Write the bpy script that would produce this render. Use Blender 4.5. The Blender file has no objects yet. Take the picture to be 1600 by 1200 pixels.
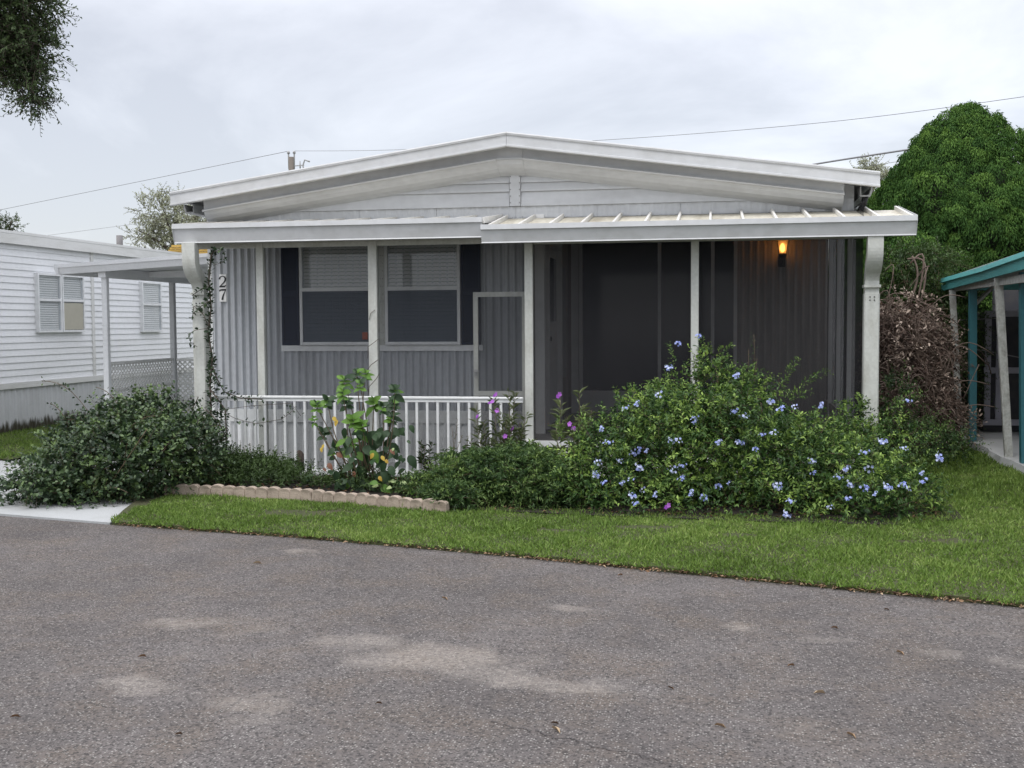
import bpy, math, random
import numpy as np
from mathutils import Vector, Matrix
S = bpy.context.scene
col = S.collection
random.seed(7)
rng = np.random.default_rng(7)
R = math.radians

# ---------------------------------------------------------------- camera, sky, sun, exposure
F_PX = 1760.0; CAM_H = 1.6
YAW = math.atan(315 / F_PX); PITCH = math.atan(95 / F_PX); ROLL = 0.006
CR = Matrix.Rotation(YAW, 3, 'Z') @ Matrix.Rotation(math.pi / 2 - PITCH, 3, 'X') @ Matrix.Rotation(-ROLL, 3, 'Z')
cam = bpy.data.cameras.new('camera'); camo = bpy.data.objects.new('camera', cam); col.objects.link(camo)
cam.sensor_width = 36; cam.lens = F_PX / 1600 * 36; cam.clip_end = 2000
camo.matrix_world = Matrix.Translation((0, 0, CAM_H)) @ CR.to_4x4()
S.camera = camo

SUN_EL, SUN_AZ = R(58), R(200)      # high, a little behind the camera, behind cloud
W = bpy.data.worlds.new('World'); S.world = W; W.use_nodes = True
nt = W.node_tree; nt.nodes.clear()
def N(nt, t, **k):
    n = nt.nodes.new(t)
    for a, b in k.items():
        if a.startswith('i_'):
            n.inputs[a[2:].replace('_', ' ')].default_value = b
        else: setattr(n, a, b)
    return n
sky = N(nt, 'ShaderNodeTexSky', sky_type='NISHITA', sun_disc=False, sun_elevation=SUN_EL, sun_rotation=SUN_AZ)
bg1 = N(nt, 'ShaderNodeBackground'); bg1.inputs[1].default_value = 0.035
tc = N(nt, 'ShaderNodeTexCoord')
mp = N(nt, 'ShaderNodeMapping'); mp.inputs['Scale'].default_value = (1.0, 1.0, 2.3); mp.inputs['Location'].default_value = (3.1, 1.7, 0.35)
n1 = N(nt, 'ShaderNodeTexNoise', i_Scale=2.3, i_Detail=7.0, i_Roughness=0.55, i_Distortion=0.35)
r1 = N(nt, 'ShaderNodeValToRGB')
r1.color_ramp.elements[0].position = 0.40; r1.color_ramp.elements[0].color = (0.50, 0.503, 0.535, 1)
r1.color_ramp.elements[1].position = 0.60; r1.color_ramp.elements[1].color = (0.75, 0.752, 0.785, 1)
sp = N(nt, 'ShaderNodeSeparateXYZ')
mr = N(nt, 'ShaderNodeMapRange'); mr.inputs[1].default_value = 0.25; mr.inputs[2].default_value = 0.95
mr.inputs[3].default_value = 1.0; mr.inputs[4].default_value = 2.7
bg2 = N(nt, 'ShaderNodeBackground')
ad = N(nt, 'ShaderNodeAddShader'); wo = N(nt, 'ShaderNodeOutputWorld')
L = nt.links.new
L(sky.outputs[0], bg1.inputs[0]); L(tc.outputs['Generated'], mp.inputs[0]); L(mp.outputs[0], n1.inputs['Vector'])
L(n1.outputs['Fac'], r1.inputs[0]); L(r1.outputs[0], bg2.inputs[0]); L(tc.outputs['Generated'], sp.inputs[0])
L(sp.outputs['Z'], mr.inputs[0]); L(mr.outputs[0], bg2.inputs[1]); L(bg1.outputs[0], ad.inputs[0]); L(bg2.outputs[0], ad.inputs[1]); L(ad.outputs[0], wo.inputs[0])

sd = bpy.data.lights.new('sun', 'SUN'); sd.energy = 1.3; sd.angle = R(25); sd.color = (1, 0.97, 0.92)
so = bpy.data.objects.new('sun', sd); col.objects.link(so)
so.rotation_euler = (R(90) - SUN_EL, 0, R(180) - SUN_AZ + R(0))
# light comes from azimuth behind-left of the camera
so.rotation_euler = Vector((0.28, 0.62, -1.15)).to_track_quat('-Z', 'Y').to_euler()
S.view_settings.view_transform = 'Standard'; S.view_settings.look = 'None'
S.view_settings.exposure = 0.22; S.view_settings.gamma = 1; S.view_settings.use_curve_mapping = False

# ---------------------------------------------------------------- pixel helpers (photo pixels -> points at a stated distance)
def ray(px, py): return CR @ Vector(((px - 800) / F_PX, -(py - 600) / F_PX, -1.0))
def at(px, py, Y):
    d = ray(px, py); t = Y / d.y; return Vector((d.x * t, Y, CAM_H + d.z * t))
def gnd(px, py, z=0.0):
    d = ray(px, py); t = (z - CAM_H) / d.z; return Vector((d.x * t, d.y * t, z))

# ---------------------------------------------------------------- materials
MATS = {}
def mat(name, c, rough=0.6, dirt=0.0, dirt_col=(0.12, 0.11, 0.09), scale=3.0, stretch=(1, 1, 1), bump=0.0, bscale=60, metal=0.0, spec=0.5, fine=0.0):
    m = bpy.data.materials.new(name); m.use_nodes = True; t = m.node_tree; b = t.nodes['Principled BSDF']
    b.inputs['Base Color'].default_value = (*c, 1); b.inputs['Roughness'].default_value = rough
    b.inputs['Metallic'].default_value = metal; b.inputs['Specular IOR Level'].default_value = spec
    ge = N(t, 'ShaderNodeNewGeometry')
    if dirt or fine:
        mpn = N(t, 'ShaderNodeMapping'); mpn.inputs['Scale'].default_value = stretch
        t.links.new(ge.outputs['Position'], mpn.inputs[0])
        n = N(t, 'ShaderNodeTexNoise', i_Scale=scale, i_Detail=8.0, i_Roughness=0.65); t.links.new(mpn.outputs[0], n.inputs['Vector'])
        rr = N(t, 'ShaderNodeMapRange'); rr.inputs[1].default_value = 0.45; rr.inputs[2].default_value = 0.8; rr.inputs[4].default_value = dirt
        t.links.new(n.outputs['Fac'], rr.inputs[0])
        mx = N(t, 'ShaderNodeMix', data_type='RGBA'); mx.inputs[6].default_value = (*c, 1); mx.inputs[7].default_value = (*dirt_col, 1)
        t.links.new(rr.outputs[0], mx.inputs[0]); out = mx.outputs[2]
        if fine:
            n2 = N(t, 'ShaderNodeTexNoise', i_Scale=bscale, i_Detail=4.0); t.links.new(ge.outputs['Position'], n2.inputs['Vector'])
            r2 = N(t, 'ShaderNodeMapRange'); r2.inputs[1].default_value = 0.3; r2.inputs[2].default_value = 0.7; r2.inputs[3].default_value = 1 - fine; r2.inputs[4].default_value = 1 + fine
            t.links.new(n2.outputs['Fac'], r2.inputs[0])
            m2 = N(t, 'ShaderNodeVectorMath', operation='SCALE'); t.links.new(out, m2.inputs[0]); t.links.new(r2.outputs[0], m2.inputs['Scale']); out = m2.outputs[0]
        t.links.new(out, b.inputs['Base Color'])
    if bump:
        nb = N(t, 'ShaderNodeTexNoise', i_Scale=bscale, i_Detail=4.0); t.links.new(ge.outputs['Position'], nb.inputs['Vector'])
        bp = N(t, 'ShaderNodeBump'); bp.inputs['Strength'].default_value = bump; bp.inputs['Distance'].default_value = 0.01
        t.links.new(nb.outputs['Fac'], bp.inputs['Height']); t.links.new(bp.outputs[0], b.inputs['Normal'])
    MATS[name] = m; return m
def leafmat(name, dark, light, rough=0.5, trans=0.25, mid=None, spec=0.35):
    """leaf colour runs with each leaf's own 'tone' (young tips are lighter; cypress clump tops painted as if lit)"""
    m = bpy.data.materials.new(name); m.use_nodes = True; t = m.node_tree; b = t.nodes['Principled BSDF']
    a = N(t, 'ShaderNodeAttribute', attribute_name='tone'); rp = N(t, 'ShaderNodeValToRGB')
    rp.color_ramp.elements[0].color = (*dark, 1); rp.color_ramp.elements[1].color = (*light, 1)
    if mid:
        e = rp.color_ramp.elements.new(0.5); e.color = (*mid, 1)
    t.links.new(a.outputs['Fac'], rp.inputs[0]); t.links.new(rp.outputs[0], b.inputs['Base Color'])
    b.inputs['Roughness'].default_value = rough; b.inputs['Specular IOR Level'].default_value = spec
    tr = N(t, 'ShaderNodeBsdfTranslucent'); t.links.new(rp.outputs[0], tr.inputs[0])
    ms = N(t, 'ShaderNodeMixShader'); ms.inputs[0].default_value = trans
    t.links.new(b.outputs[0], ms.inputs[1]); t.links.new(tr.outputs[0], ms.inputs[2]); t.links.new(ms.outputs[0], t.nodes['Material Output'].inputs[0])
    MATS[name] = m; return m
def screenmat(name, fac, c=(0.035, 0.036, 0.038)):
    m = bpy.data.materials.new(name); m.use_nodes = True; t = m.node_tree; t.nodes.remove(t.nodes['Principled BSDF'])
    tr = N(t, 'ShaderNodeBsdfTransparent'); df = N(t, 'ShaderNodeBsdfDiffuse'); df.inputs[0].default_value = (*c, 1)
    ms = N(t, 'ShaderNodeMixShader'); ms.inputs[0].default_value = fac
    t.links.new(tr.outputs[0], ms.inputs[1]); t.links.new(df.outputs[0], ms.inputs[2]); t.links.new(ms.outputs[0], t.nodes['Material Output'].inputs[0])
    MATS[name] = m; return m
def glassmat(name, tint=(0.8, 0.85, 0.9), refl=0.12, see=True):
    m = bpy.data.materials.new(name); m.use_nodes = True; t = m.node_tree; t.nodes.remove(t.nodes['Principled BSDF'])
    tr = N(t, 'ShaderNodeBsdfTransparent'); tr.inputs[0].default_value = (*tint, 1)
    gl = N(t, 'ShaderNodeBsdfGlossy'); gl.inputs['Roughness'].default_value = 0.04; gl.inputs[0].default_value = (0.9, 0.93, 1, 1)
    lw = N(t, 'ShaderNodeLayerWeight'); pw = N(t, 'ShaderNodeMath', operation='POWER'); pw.inputs[1].default_value = 7; mt = N(t, 'ShaderNodeMath', operation='ADD'); mt.inputs[1].default_value = refl; mt.use_clamp = True
    ge = N(t, 'ShaderNodeNewGeometry')
    nb = N(t, 'ShaderNodeTexNoise', i_Scale=1.5); t.links.new(ge.outputs['Position'], nb.inputs['Vector'])
    bp = N(t, 'ShaderNodeBump'); bp.inputs['Strength'].default_value = 0.15; bp.inputs['Distance'].default_value = 0.02
    t.links.new(nb.outputs['Fac'], bp.inputs['Height']); t.links.new(bp.outputs[0], gl.inputs['Normal'])
    ms = N(t, 'ShaderNodeMixShader'); t.links.new(lw.outputs['Facing'], pw.inputs[0]); t.links.new(pw.outputs[0], mt.inputs[0]); t.links.new(mt.outputs[0], ms.inputs[0])
    t.links.new(tr.outputs[0], ms.inputs[1]); t.links.new(gl.outputs[0], ms.inputs[2]); t.links.new(ms.outputs[0], t.nodes['Material Output'].inputs[0])
    MATS[name] = m; return m

mat('white_trim', (0.70, 0.71, 0.70), 0.45, 0.35, (0.30, 0.29, 0.25), 2.5, (1, 1, 2), bump=0.05, bscale=25, fine=0.05)
mat('white_fascia', (0.58, 0.59, 0.595), 0.45, 0.42, (0.34, 0.34, 0.31), 2.2, (1.6, 1, 3), bump=0.04, bscale=12, fine=0.04)
mat('porch_white', (0.56, 0.57, 0.53), 0.5, 0.5, (0.25, 0.24, 0.18), 5, (2, 2, 0.7), bump=0.12, bscale=40, fine=0.07)
mat('grey_siding', (0.49, 0.508, 0.53), 0.45, 0.4, (0.22, 0.22, 0.22), 2.2, (3, 3, 0.5), bump=0.05, bscale=18, fine=0.05)
mat('gable_siding', (0.60, 0.615, 0.63), 0.45, 0.35, (0.26, 0.26, 0.26), 2.0, (0.5, 1, 4), bump=0.06, bscale=12, fine=0.04)
mat('skirt_white', (0.74, 0.75, 0.75), 0.5, 0.45, (0.27, 0.26, 0.22), 3, (3, 3, 0.7), bump=0.05, bscale=30, fine=0.05)
mat('soffit', (0.42, 0.43, 0.43), 0.6, 0.5, (0.18, 0.17, 0.15), 3, fine=0.05)
mat('roof_pan', (0.60, 0.57, 0.48), 0.6, 0.85, (0.20, 0.16, 0.10), 2.5, (2, 0.6, 1), bump=0.1, fine=0.12, bscale=30)
mat('roof_rib', (0.74, 0.73, 0.70), 0.5, 0.4, (0.3, 0.28, 0.22), 6)
mat('main_roof', (0.45, 0.45, 0.44), 0.6, 0.5, scale=1.5)
mat('navy_shutter', (0.005, 0.012, 0.034), 0.6, 0.2, (0.015, 0.018, 0.03), 6, spec=0.15)
mat('window_alu', (0.80, 0.81, 0.81), 0.4, 0.3, (0.25, 0.25, 0.24), 6, fine=0.05)
mat('blind', (0.82, 0.80, 0.75), 0.6, 0.2, (0.4, 0.4, 0.4), 5)
mat('dark_room', (0.012, 0.013, 0.016), 0.9)
mat('room_wall', (0.38, 0.35, 0.32), 0.7, 0.5, (0.10, 0.09, 0.08), 3, (5, 1, 0.4), fine=0.08)
mat('room_white', (0.78, 0.78, 0.77), 0.6, 0.3, (0.25, 0.25, 0.24), 4)
mat('navy_glass', (0.022, 0.026, 0.038), 0.08, spec=0.6)
mat('floor_paint', (0.32, 0.31, 0.30), 0.6, 0.4)
mat('black_iron', (0.012, 0.012, 0.012), 0.45)
mat('black_paint', (0.008, 0.008, 0.009), 0.5)
mat('sticker', (0.32, 0.07, 0.03), 0.6)
mat('concrete', (0.40, 0.41, 0.41), 0.85, 0.5, (0.20, 0.20, 0.18), 1.6, bump=0.3, bscale=90, fine=0.10)
mat('edging', (0.40, 0.325, 0.26), 0.9, 0.95, (0.13, 0.10, 0.07), 9, bump=0.5, bscale=120, fine=0.14)
mat('mulch', (0.018, 0.014, 0.010), 1.0, 0.5, (0.045, 0.030, 0.020), 20, bump=1.0, bscale=60, fine=0.4)
mat('lh_siding', (0.84, 0.85, 0.86), 0.45, 0.28, (0.42, 0.42, 0.38), 1.6, (1, 0.5, 3), bump=0.04, bscale=14, fine=0.03)
mat('lh_trim', (0.72, 0.72, 0.70), 0.5, 0.4, (0.36, 0.36, 0.30), 2.0, (1, 0.6, 3), fine=0.05)
mat('carport_white', (0.70, 0.71, 0.71), 0.45, 0.3, (0.36, 0.36, 0.34), 2, fine=0.04)
mat('post_grey', (0.52, 0.53, 0.53), 0.5, 0.3, (0.28, 0.28, 0.26), 4)
mat('lattice', (0.72, 0.72, 0.69), 0.6, 0.4, (0.24, 0.24, 0.21), 5, fine=0.08)
mat('beige_blind', (0.46, 0.44, 0.36), 0.7, 0.2)
mat('teal', (0.11, 0.42, 0.41), 0.5, 0.6, (0.06, 0.19, 0.19), 3, (3, 0.6, 6), fine=0.08, bump=0.08, bscale=30)
mat('teal_dark', (0.025, 0.135, 0.16), 0.5, 0.4, (0.02, 0.1, 0.11), 3, fine=0.08)
mat('shabby_white', (0.44, 0.45, 0.42), 0.6, 0.9, (0.14, 0.13, 0.10), 9, (2, 2, 1), bump=0.2, bscale=40, fine=0.15)
mat('shed_wood', (0.045, 0.045, 0.052), 0.9, 0.5)
mat('shed_frame', (0.38, 0.37, 0.42), 0.7, 0.4)
mat('pole_wood', (0.16, 0.14, 0.12), 0.9, 0.5, fine=0.1)
mat('metal_grey', (0.40, 0.40, 0.40), 0.5, 0.2)
mat('wire', (0.22, 0.22, 0.23), 0.6)
mat('pipe_grey', (0.20, 0.19, 0.19), 0.8, 0.4)
mat('yellow', (0.42, 0.27, 0.06), 0.7, 0.7, (0.22, 0.13, 0.03), 3, (1, 1, 6))
mat('bark', (0.10, 0.08, 0.062), 0.9, 0.5, (0.04, 0.035, 0.03), 12, bump=0.6, bscale=60)
mat('stem_green', (0.07, 0.09, 0.035), 0.7)
mat('stem_brown', (0.12, 0.085, 0.05), 0.8, 0.4)
mat('dead_stem', (0.17, 0.125, 0.10), 0.9, 0.5, (0.06, 0.045, 0.035), 8)
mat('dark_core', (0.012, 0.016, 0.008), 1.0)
mat('terracotta', (0.20, 0.145, 0.115), 0.9, 0.6)
screenmat('screen_light', 0.20, (0.05, 0.052, 0.056))
screenmat('screen_dark', 0.36, (0.038, 0.038, 0.041))
glassmat('pane_glass', (0.93, 0.945, 0.955), 0.05)
glassmat('slider_glass', (0.20, 0.22, 0.28), 0.04)
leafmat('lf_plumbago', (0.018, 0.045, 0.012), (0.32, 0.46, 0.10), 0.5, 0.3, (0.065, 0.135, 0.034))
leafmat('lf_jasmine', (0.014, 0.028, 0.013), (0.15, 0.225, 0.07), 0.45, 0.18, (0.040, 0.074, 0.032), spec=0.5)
leafmat('lf_fern', (0.018, 0.042, 0.014), (0.23, 0.33, 0.09), 0.5, 0.3, (0.065, 0.125, 0.038))
leafmat('lf_ruellia', (0.05, 0.075, 0.035), (0.24, 0.28, 0.13), 0.55, 0.25)
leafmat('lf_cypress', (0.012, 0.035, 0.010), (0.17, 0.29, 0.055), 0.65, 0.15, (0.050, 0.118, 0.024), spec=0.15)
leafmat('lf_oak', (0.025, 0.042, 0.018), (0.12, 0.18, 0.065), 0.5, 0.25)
leafmat('lf_far', (0.26, 0.28, 0.18), (0.55, 0.57, 0.42), 0.6, 0.3)
leafmat('lf_dead', (0.060, 0.036, 0.030), (0.60, 0.49, 0.40), 0.8, 0.2, (0.12, 0.082, 0.062))
leafmat('lf_grass', (0.050, 0.080, 0.014), (0.36, 0.44, 0.13), 0.55, 0.3, (0.150, 0.250, 0.042))
leafmat('lf_weed', (0.02, 0.04, 0.012), (0.09, 0.15, 0.04), 0.55, 0.25)
leafmat('fl_blue', (0.22, 0.27, 0.66), (0.72, 0.77, 0.97), 0.6, 0.3, (0.46, 0.53, 0.90))
leafmat('fl_purple', (0.28, 0.06, 0.42), (0.60, 0.22, 0.75), 0.6, 0.3)
leafmat('litter', (0.09, 0.055, 0.035), (0.46, 0.35, 0.23), 0.8, 0.1, (0.26, 0.15, 0.08))
for n_, d_, l_ in (('big_dark', (0.022, 0.050, 0.022), (0.055, 0.10, 0.04)), ('big_bright', (0.055, 0.14, 0.02), (0.15, 0.28, 0.045)),
                   ('big_yellow', (0.42, 0.26, 0.03), (0.55, 0.40, 0.07)), ('big_brown', (0.12, 0.05, 0.03), (0.22, 0.10, 0.06)), ('big_pale', (0.30, 0.40, 0.14), (0.62, 0.70, 0.42))):
    leafmat(n_, d_, l_, 0.5, 0.25, spec=0.3)

# ---------------------------------------------------------------- builders
WL = {}      # world location of every object made here
def wl(o): return WL.get(o.name, Vector((0, 0, 0)))
def meta(o, label=None, cat=None, group=None, kind=None):
    if label: o['label'] = label
    if cat: o['category'] = cat
    if group: o['group'] = group
    if kind: o['kind'] = kind
    return o
def thing(name, loc, label, cat, group=None):
    o = bpy.data.objects.new(name, None); col.objects.link(o); o.empty_display_size = 0.1
    o.location = loc; WL[o.name] = Vector(loc); return meta(o, label, cat, group)
def link(name, me, parent=None, loc=None):
    """mesh is stored relative to loc (world); parent offset is taken out"""
    o = bpy.data.objects.new(name, me); col.objects.link(o)
    loc = Vector(loc) if loc is not None else (wl(parent).copy() if parent else Vector((0, 0, 0)))
    WL[o.name] = loc
    if parent: o.parent = parent; o.location = loc - wl(parent)
    else: o.location = loc
    return o
class MB:
    def __init__(s): s.v = []; s.f = []; s.sm = []
    def poly(s, pts, faces, smooth=False):
        n = len(s.v); s.v += [tuple(p) for p in pts]; s.f += [tuple(i + n for i in f) for f in faces]; s.sm += [smooth] * len(faces); return s
    def box(s, x0, x1, y0, y1, z0, z1, bev=0.0):
        if bev <= 0:
            return s.poly([(x, y, z) for x in (x0, x1) for y in (y0, y1) for z in (z0, z1)],
                          [(0, 1, 3, 2), (4, 6, 7, 5), (0, 4, 5, 1), (2, 3, 7, 6), (0, 2, 6, 4), (1, 5, 7, 3)])
        b = bev; ax = max(range(3), key=lambda i: (x1 - x0, y1 - y0, z1 - z0)[i])
        lo = [x0, y0, z0]; hi = [x1, y1, z1]; u, v = [i for i in range(3) if i != ax]
        ring = [(lo[u] + b, lo[v]), (hi[u] - b, lo[v]), (hi[u], lo[v] + b), (hi[u], hi[v] - b), (hi[u] - b, hi[v]), (lo[u] + b, hi[v]), (lo[u], hi[v] - b), (lo[u], lo[v] + b)]
        pts = []
        for a in (lo[ax], hi[ax]):
            for p in ring:
                q = [0, 0, 0]; q[ax] = a; q[u], q[v] = p; pts.append(q)
        return s.poly(pts, [tuple(range(8))[::-1], tuple(range(8, 16))] + [(i, (i + 1) % 8, 8 + (i + 1) % 8, 8 + i) for i in range(8)])
    def bar(s, a, b, w, h=None, up=(0, 0, 1)):
        a, b = Vector(a), Vector(b); h = h or w; d = (b - a).normalized(); up = Vector(up)
        if abs(d.dot(up)) > 0.98: up = Vector((0, 1, 0))
        x = d.cross(up).normalized() * w / 2; y = x.cross(d).normalized() * h / 2
        pts = [p + i * x + j * y for p in (a, b) for i, j in ((-1, -1), (1, -1), (1, 1), (-1, 1))]
        return s.poly(pts, [(3, 2, 1, 0), (4, 5, 6, 7)] + [(i, (i + 1) % 4, 4 + (i + 1) % 4, 4 + i) for i in range(4)])
    def tube(s, pts, r, n=6, smooth=True, cap=True):
        pts = [Vector(p) for p in pts]; m = len(pts); rs = r if isinstance(r, (list, tuple)) else [r] * m
        out = []; px_ = None
        for i, p in enumerate(pts):
            d = (pts[min(i + 1, m - 1)] - pts[max(i - 1, 0)])
            d = d.normalized() if d.length > 1e-9 else Vector((0, 0, 1))
            if px_ is None: px_ = d.orthogonal().normalized()
            px_ = (px_ - d * px_.dot(d)); px_ = px_.normalized() if px_.length > 1e-6 else d.orthogonal().normalized()
            y = d.cross(px_)
            out += [p + (px_ * math.cos(2 * math.pi * k / n) + y * math.sin(2 * math.pi * k / n)) * rs[i] for k in range(n)]
        f = [(i * n + k, i * n + (k + 1) % n, (i + 1) * n + (k + 1) % n, (i + 1) * n + k) for i in range(m - 1) for k in range(n)]
        if cap: f += [tuple(range(n))[::-1], tuple(range((m - 1) * n, m * n))]
        return s.poly(out, f, smooth)
    def extrude(s, prof, a, b, smooth=False, closed=True, caps=True):
        """prof: list of offset vectors; swept from a to b"""
        n = len(prof); a = Vector(a); b = Vector(b)
        pts = [a + Vector(p) for p in prof] + [b + Vector(p) for p in prof]
        rg = range(n) if closed else range(n - 1)
        f = [(i, (i + 1) % n, n + (i + 1) % n, n + i) for i in rg]
        if caps and closed: f += [tuple(range(n))[::-1], tuple(range(n, 2 * n))]
        return s.poly(pts, f, smooth)
    def mesh(s, name, m, org=(0, 0, 0)):
        me = bpy.data.meshes.new(name); o = Vector(org)
        me.from_pydata([(v[0] - o.x, v[1] - o.y, v[2] - o.z) for v in s.v], [], s.f)
        me.materials.append(MATS[m] if isinstance(m, str) else m)
        if any(s.sm): me.polygons.foreach_set('use_smooth', s.sm)
        me.update(); return me
    def build(s, name, m, parent=None, label=None, loc=None, kind=None):
        org = Vector(loc) if loc is not None else (wl(parent) if parent else Vector((0, 0, 0)))
        o = link(name, s.mesh(name, m, org), parent, org)
        if label: o['label'] = label
        if kind: o['kind'] = kind
        return o
def np_mesh(name, V, Fc, m, tone=None, org=(0, 0, 0), nv=3):
    V = np.asarray(V, np.float32) - np.array(org, np.float32); Fc = np.asarray(Fc, np.int32)
    me = bpy.data.meshes.new(name); me.vertices.add(len(V)); me.vertices.foreach_set('co', V.ravel())
    k = Fc.shape[1]; me.loops.add(Fc.size); me.loops.foreach_set('vertex_index', Fc.ravel())
    me.polygons.add(len(Fc)); me.polygons.foreach_set('loop_start', np.arange(0, Fc.size, k, dtype=np.int32))
    if tone is not None:
        at_ = me.attributes.new('tone', 'FLOAT', 'POINT'); at_.data.foreach_set('value', np.asarray(tone, np.float32))
    me.materials.append(MATS[m]); me.update(calc_edges=True); return me
def unit(a): return a / np.maximum(np.linalg.norm(a, axis=1, keepdims=True), 1e-9)
LEAF3 = [(0, 0, 0), (-0.5, 0.45, 0.14), (0.5, 0.45, 0.14), (0, 1, -0.10)]; LF3 = [(0, 2, 3), (0, 3, 1)]
LEAF6 = [(0, 0, 0), (-0.42, 0.3, 0.07), (0.42, 0.3, 0.07), (-0.40, 0.70, 0.05), (0.40, 0.70, 0.05), (0, 1, -0.10), (0, 0.5, -0.02)]
LF6 = [(0, 2, 6), (0, 6, 1), (2, 4, 6), (1, 6, 3), (4, 5, 6), (3, 6, 5)]
BLADE = [(-0.5, 0, 0), (0.5, 0, 0), (0.35, 0.6, 0.10), (-0.35, 0.6, 0.10), (0, 1, 0.32)]; BF = [(0, 1, 2), (0, 2, 3), (3, 2, 4)]
def leaves(P, D, Nn, Ln, Wd, tone, tmpl=LEAF3, tf=LF3):
    """P base, D direction, Nn rough normal, Ln length, Wd width -> V,F,tone"""
    P = np.asarray(P); D = unit(np.asarray(D)); n = len(P)
    X = np.cross(D, Nn); X = unit(X); Z = np.cross(X, D)
    T = np.array(tmpl); k = len(T); Ln = np.broadcast_to(Ln, n)[:, None]; Wd = np.broadcast_to(Wd, n)[:, None]
    V = np.empty((n, k, 3))
    for i, (a, b, c) in enumerate(T): V[:, i] = P + X * a * Wd + D * b * Ln + Z * c * Ln
    Fc = (np.arange(n)[:, None, None] * k + np.array(tf)[None]).reshape(-1, 3)
    return V.reshape(-1, 3), Fc, np.repeat(np.broadcast_to(tone, n), k)
def join(parts):
    V = []; Fs = []; T = []; n = 0
    for v, f, t in parts: V.append(v); Fs.append(f + n); T.append(t); n += len(v)
    return np.concatenate(V), np.concatenate(Fs), np.concatenate(T)
def rnd(n): return rng.normal(size=(n, 3))
def blob_points(blobs, n, shell=0.55):
    w = np.array([b[3] * b[4] * b[5] for b in blobs]) ** 0.67; w /= w.sum()
    idx = rng.choice(len(blobs), n, p=w); B = np.array(blobs)[idx]
    u = unit(rnd(n)); r = shell + (1 - shell) * rng.random(n) ** 0.6
    return B[:, :3] + u * B[:, 3:6] * r[:, None], unit(u / B[:, 3:6]), r
def sprigs(blobs, n, length, k, Ln, Wd, up=0.5, jitter=0.5, shell=0.5, tmpl=LEAF3, tf=LF3, zmin=0.03, tonebias=0.0, droop=0.0, filt=None, outw=1.0, tsd=0.16):
    """n leafy twigs, k leaves each, over the blobs"""
    P, U, r = blob_points(blobs, n, shell)
    ok = P[:, 2] > zmin
    if filt is not None: ok &= filt(P)
    P, U, r = P[ok], U[ok], r[ok]; n = len(P)
    D = unit(U * outw + np.array([0, 0, up]) + rnd(n) * jitter)
    ln = length * (0.5 + rng.random(n))
    t = np.linspace(0.1, 1, k)
    PP = P[:, None, :] + D[:, None, :] * (t[None, :, None] * ln[:, None, None])
    PP[:, :, 2] -= droop * (t[None, :] ** 2) * ln[:, None]
    m = n * k; PP = PP.reshape(-1, 3); DD = np.repeat(D, k, 0)
    side = unit(np.cross(DD, rnd(m)))
    LD = unit(DD * 0.55 + side * 0.9 + rnd(m) * 0.15)
    NN = unit(np.array([0, 0, 1.0]) + rnd(m) * 0.45)
    tk = np.tile(t, n); base = np.repeat(rng.normal(0, tsd, n), k)
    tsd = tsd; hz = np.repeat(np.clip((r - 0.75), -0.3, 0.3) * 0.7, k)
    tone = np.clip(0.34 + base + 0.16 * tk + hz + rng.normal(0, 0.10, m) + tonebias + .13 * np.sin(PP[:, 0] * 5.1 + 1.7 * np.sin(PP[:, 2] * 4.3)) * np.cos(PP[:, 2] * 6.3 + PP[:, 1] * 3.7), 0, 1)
    s = (0.7 + 0.6 * rng.random(m)) * (1.1 - 0.45 * tk)
    out = leaves(PP, LD, NN, Ln * s, Wd * s, tone, tmpl, tf)
    seg = (P, P + D * ln[:, None] - np.array([0, 0, 1]) * (droop * ln)[:, None])
    return out, seg
def stems_mesh(name, A, B, r, m, org):
    """thin three-sided stems from A to B"""
    A = np.asarray(A); B = np.asarray(B); n = len(A); D = unit(B - A); X = unit(np.cross(D, rnd(n))); Y = np.cross(D, X)
    V = []
    for P, rr in ((A, r), (B, r * 0.5)):
        for k in range(3):
            a = 2 * math.pi * k / 3; V.append(P + (X * math.cos(a) + Y * math.sin(a)) * rr)
    V = np.stack(V, 1).reshape(-1, 3)
    Fc = np.array([(0, 1, 4, 3), (1, 2, 5, 4), (2, 0, 3, 5)]); Fc = (np.arange(n)[:, None, None] * 6 + Fc[None]).reshape(-1, 4)
    return np_mesh(name, V, Fc, m, None, org)
def leafpart(name, arr, m, parent, kind=None):
    V, Fc, T = arr; o = link(name, np_mesh(name, V, Fc, m, T, wl(parent) if parent else (0, 0, 0)), parent, wl(parent) if parent else None)
    if kind: o['kind'] = kind
    return o
#PART2
# ---------------------------------------------------------------- ground, road, drive
EDGE = [(-40, 21), (-14, 10.6), (-9, 9.25), (-5.93, 8.54), (-4.76, 8.28), (-3.1, 7.97), (-1.35, 7.53), (1.71, 6.6), (6, 5.15), (14, 2.2), (40, -8)]
def edge_y(x):
    xs = [p[0] for p in EDGE]; ys = [p[1] for p in EDGE]; return np.interp(x, xs, ys)
def sheet(name, pts, z, m, kind='structure'):
    o = MB().poly([(x, y, z) for x, y in pts], [tuple(range(len(pts)))]).build(name, m); o['kind'] = kind; return o

def ground_mat(name, a, b, sc):
    m = mat(name, a, 1.0, 0.9, b, sc, bump=0.6, bscale=50, fine=0.3); return m
ground_mat('terrain_m', (0.07, 0.095, 0.03), (0.045, 0.05, 0.02), 1.2)
ground_mat('lawn_m', (0.050, 0.058, 0.020), (0.050, 0.036, 0.020), 1.7)

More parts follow.
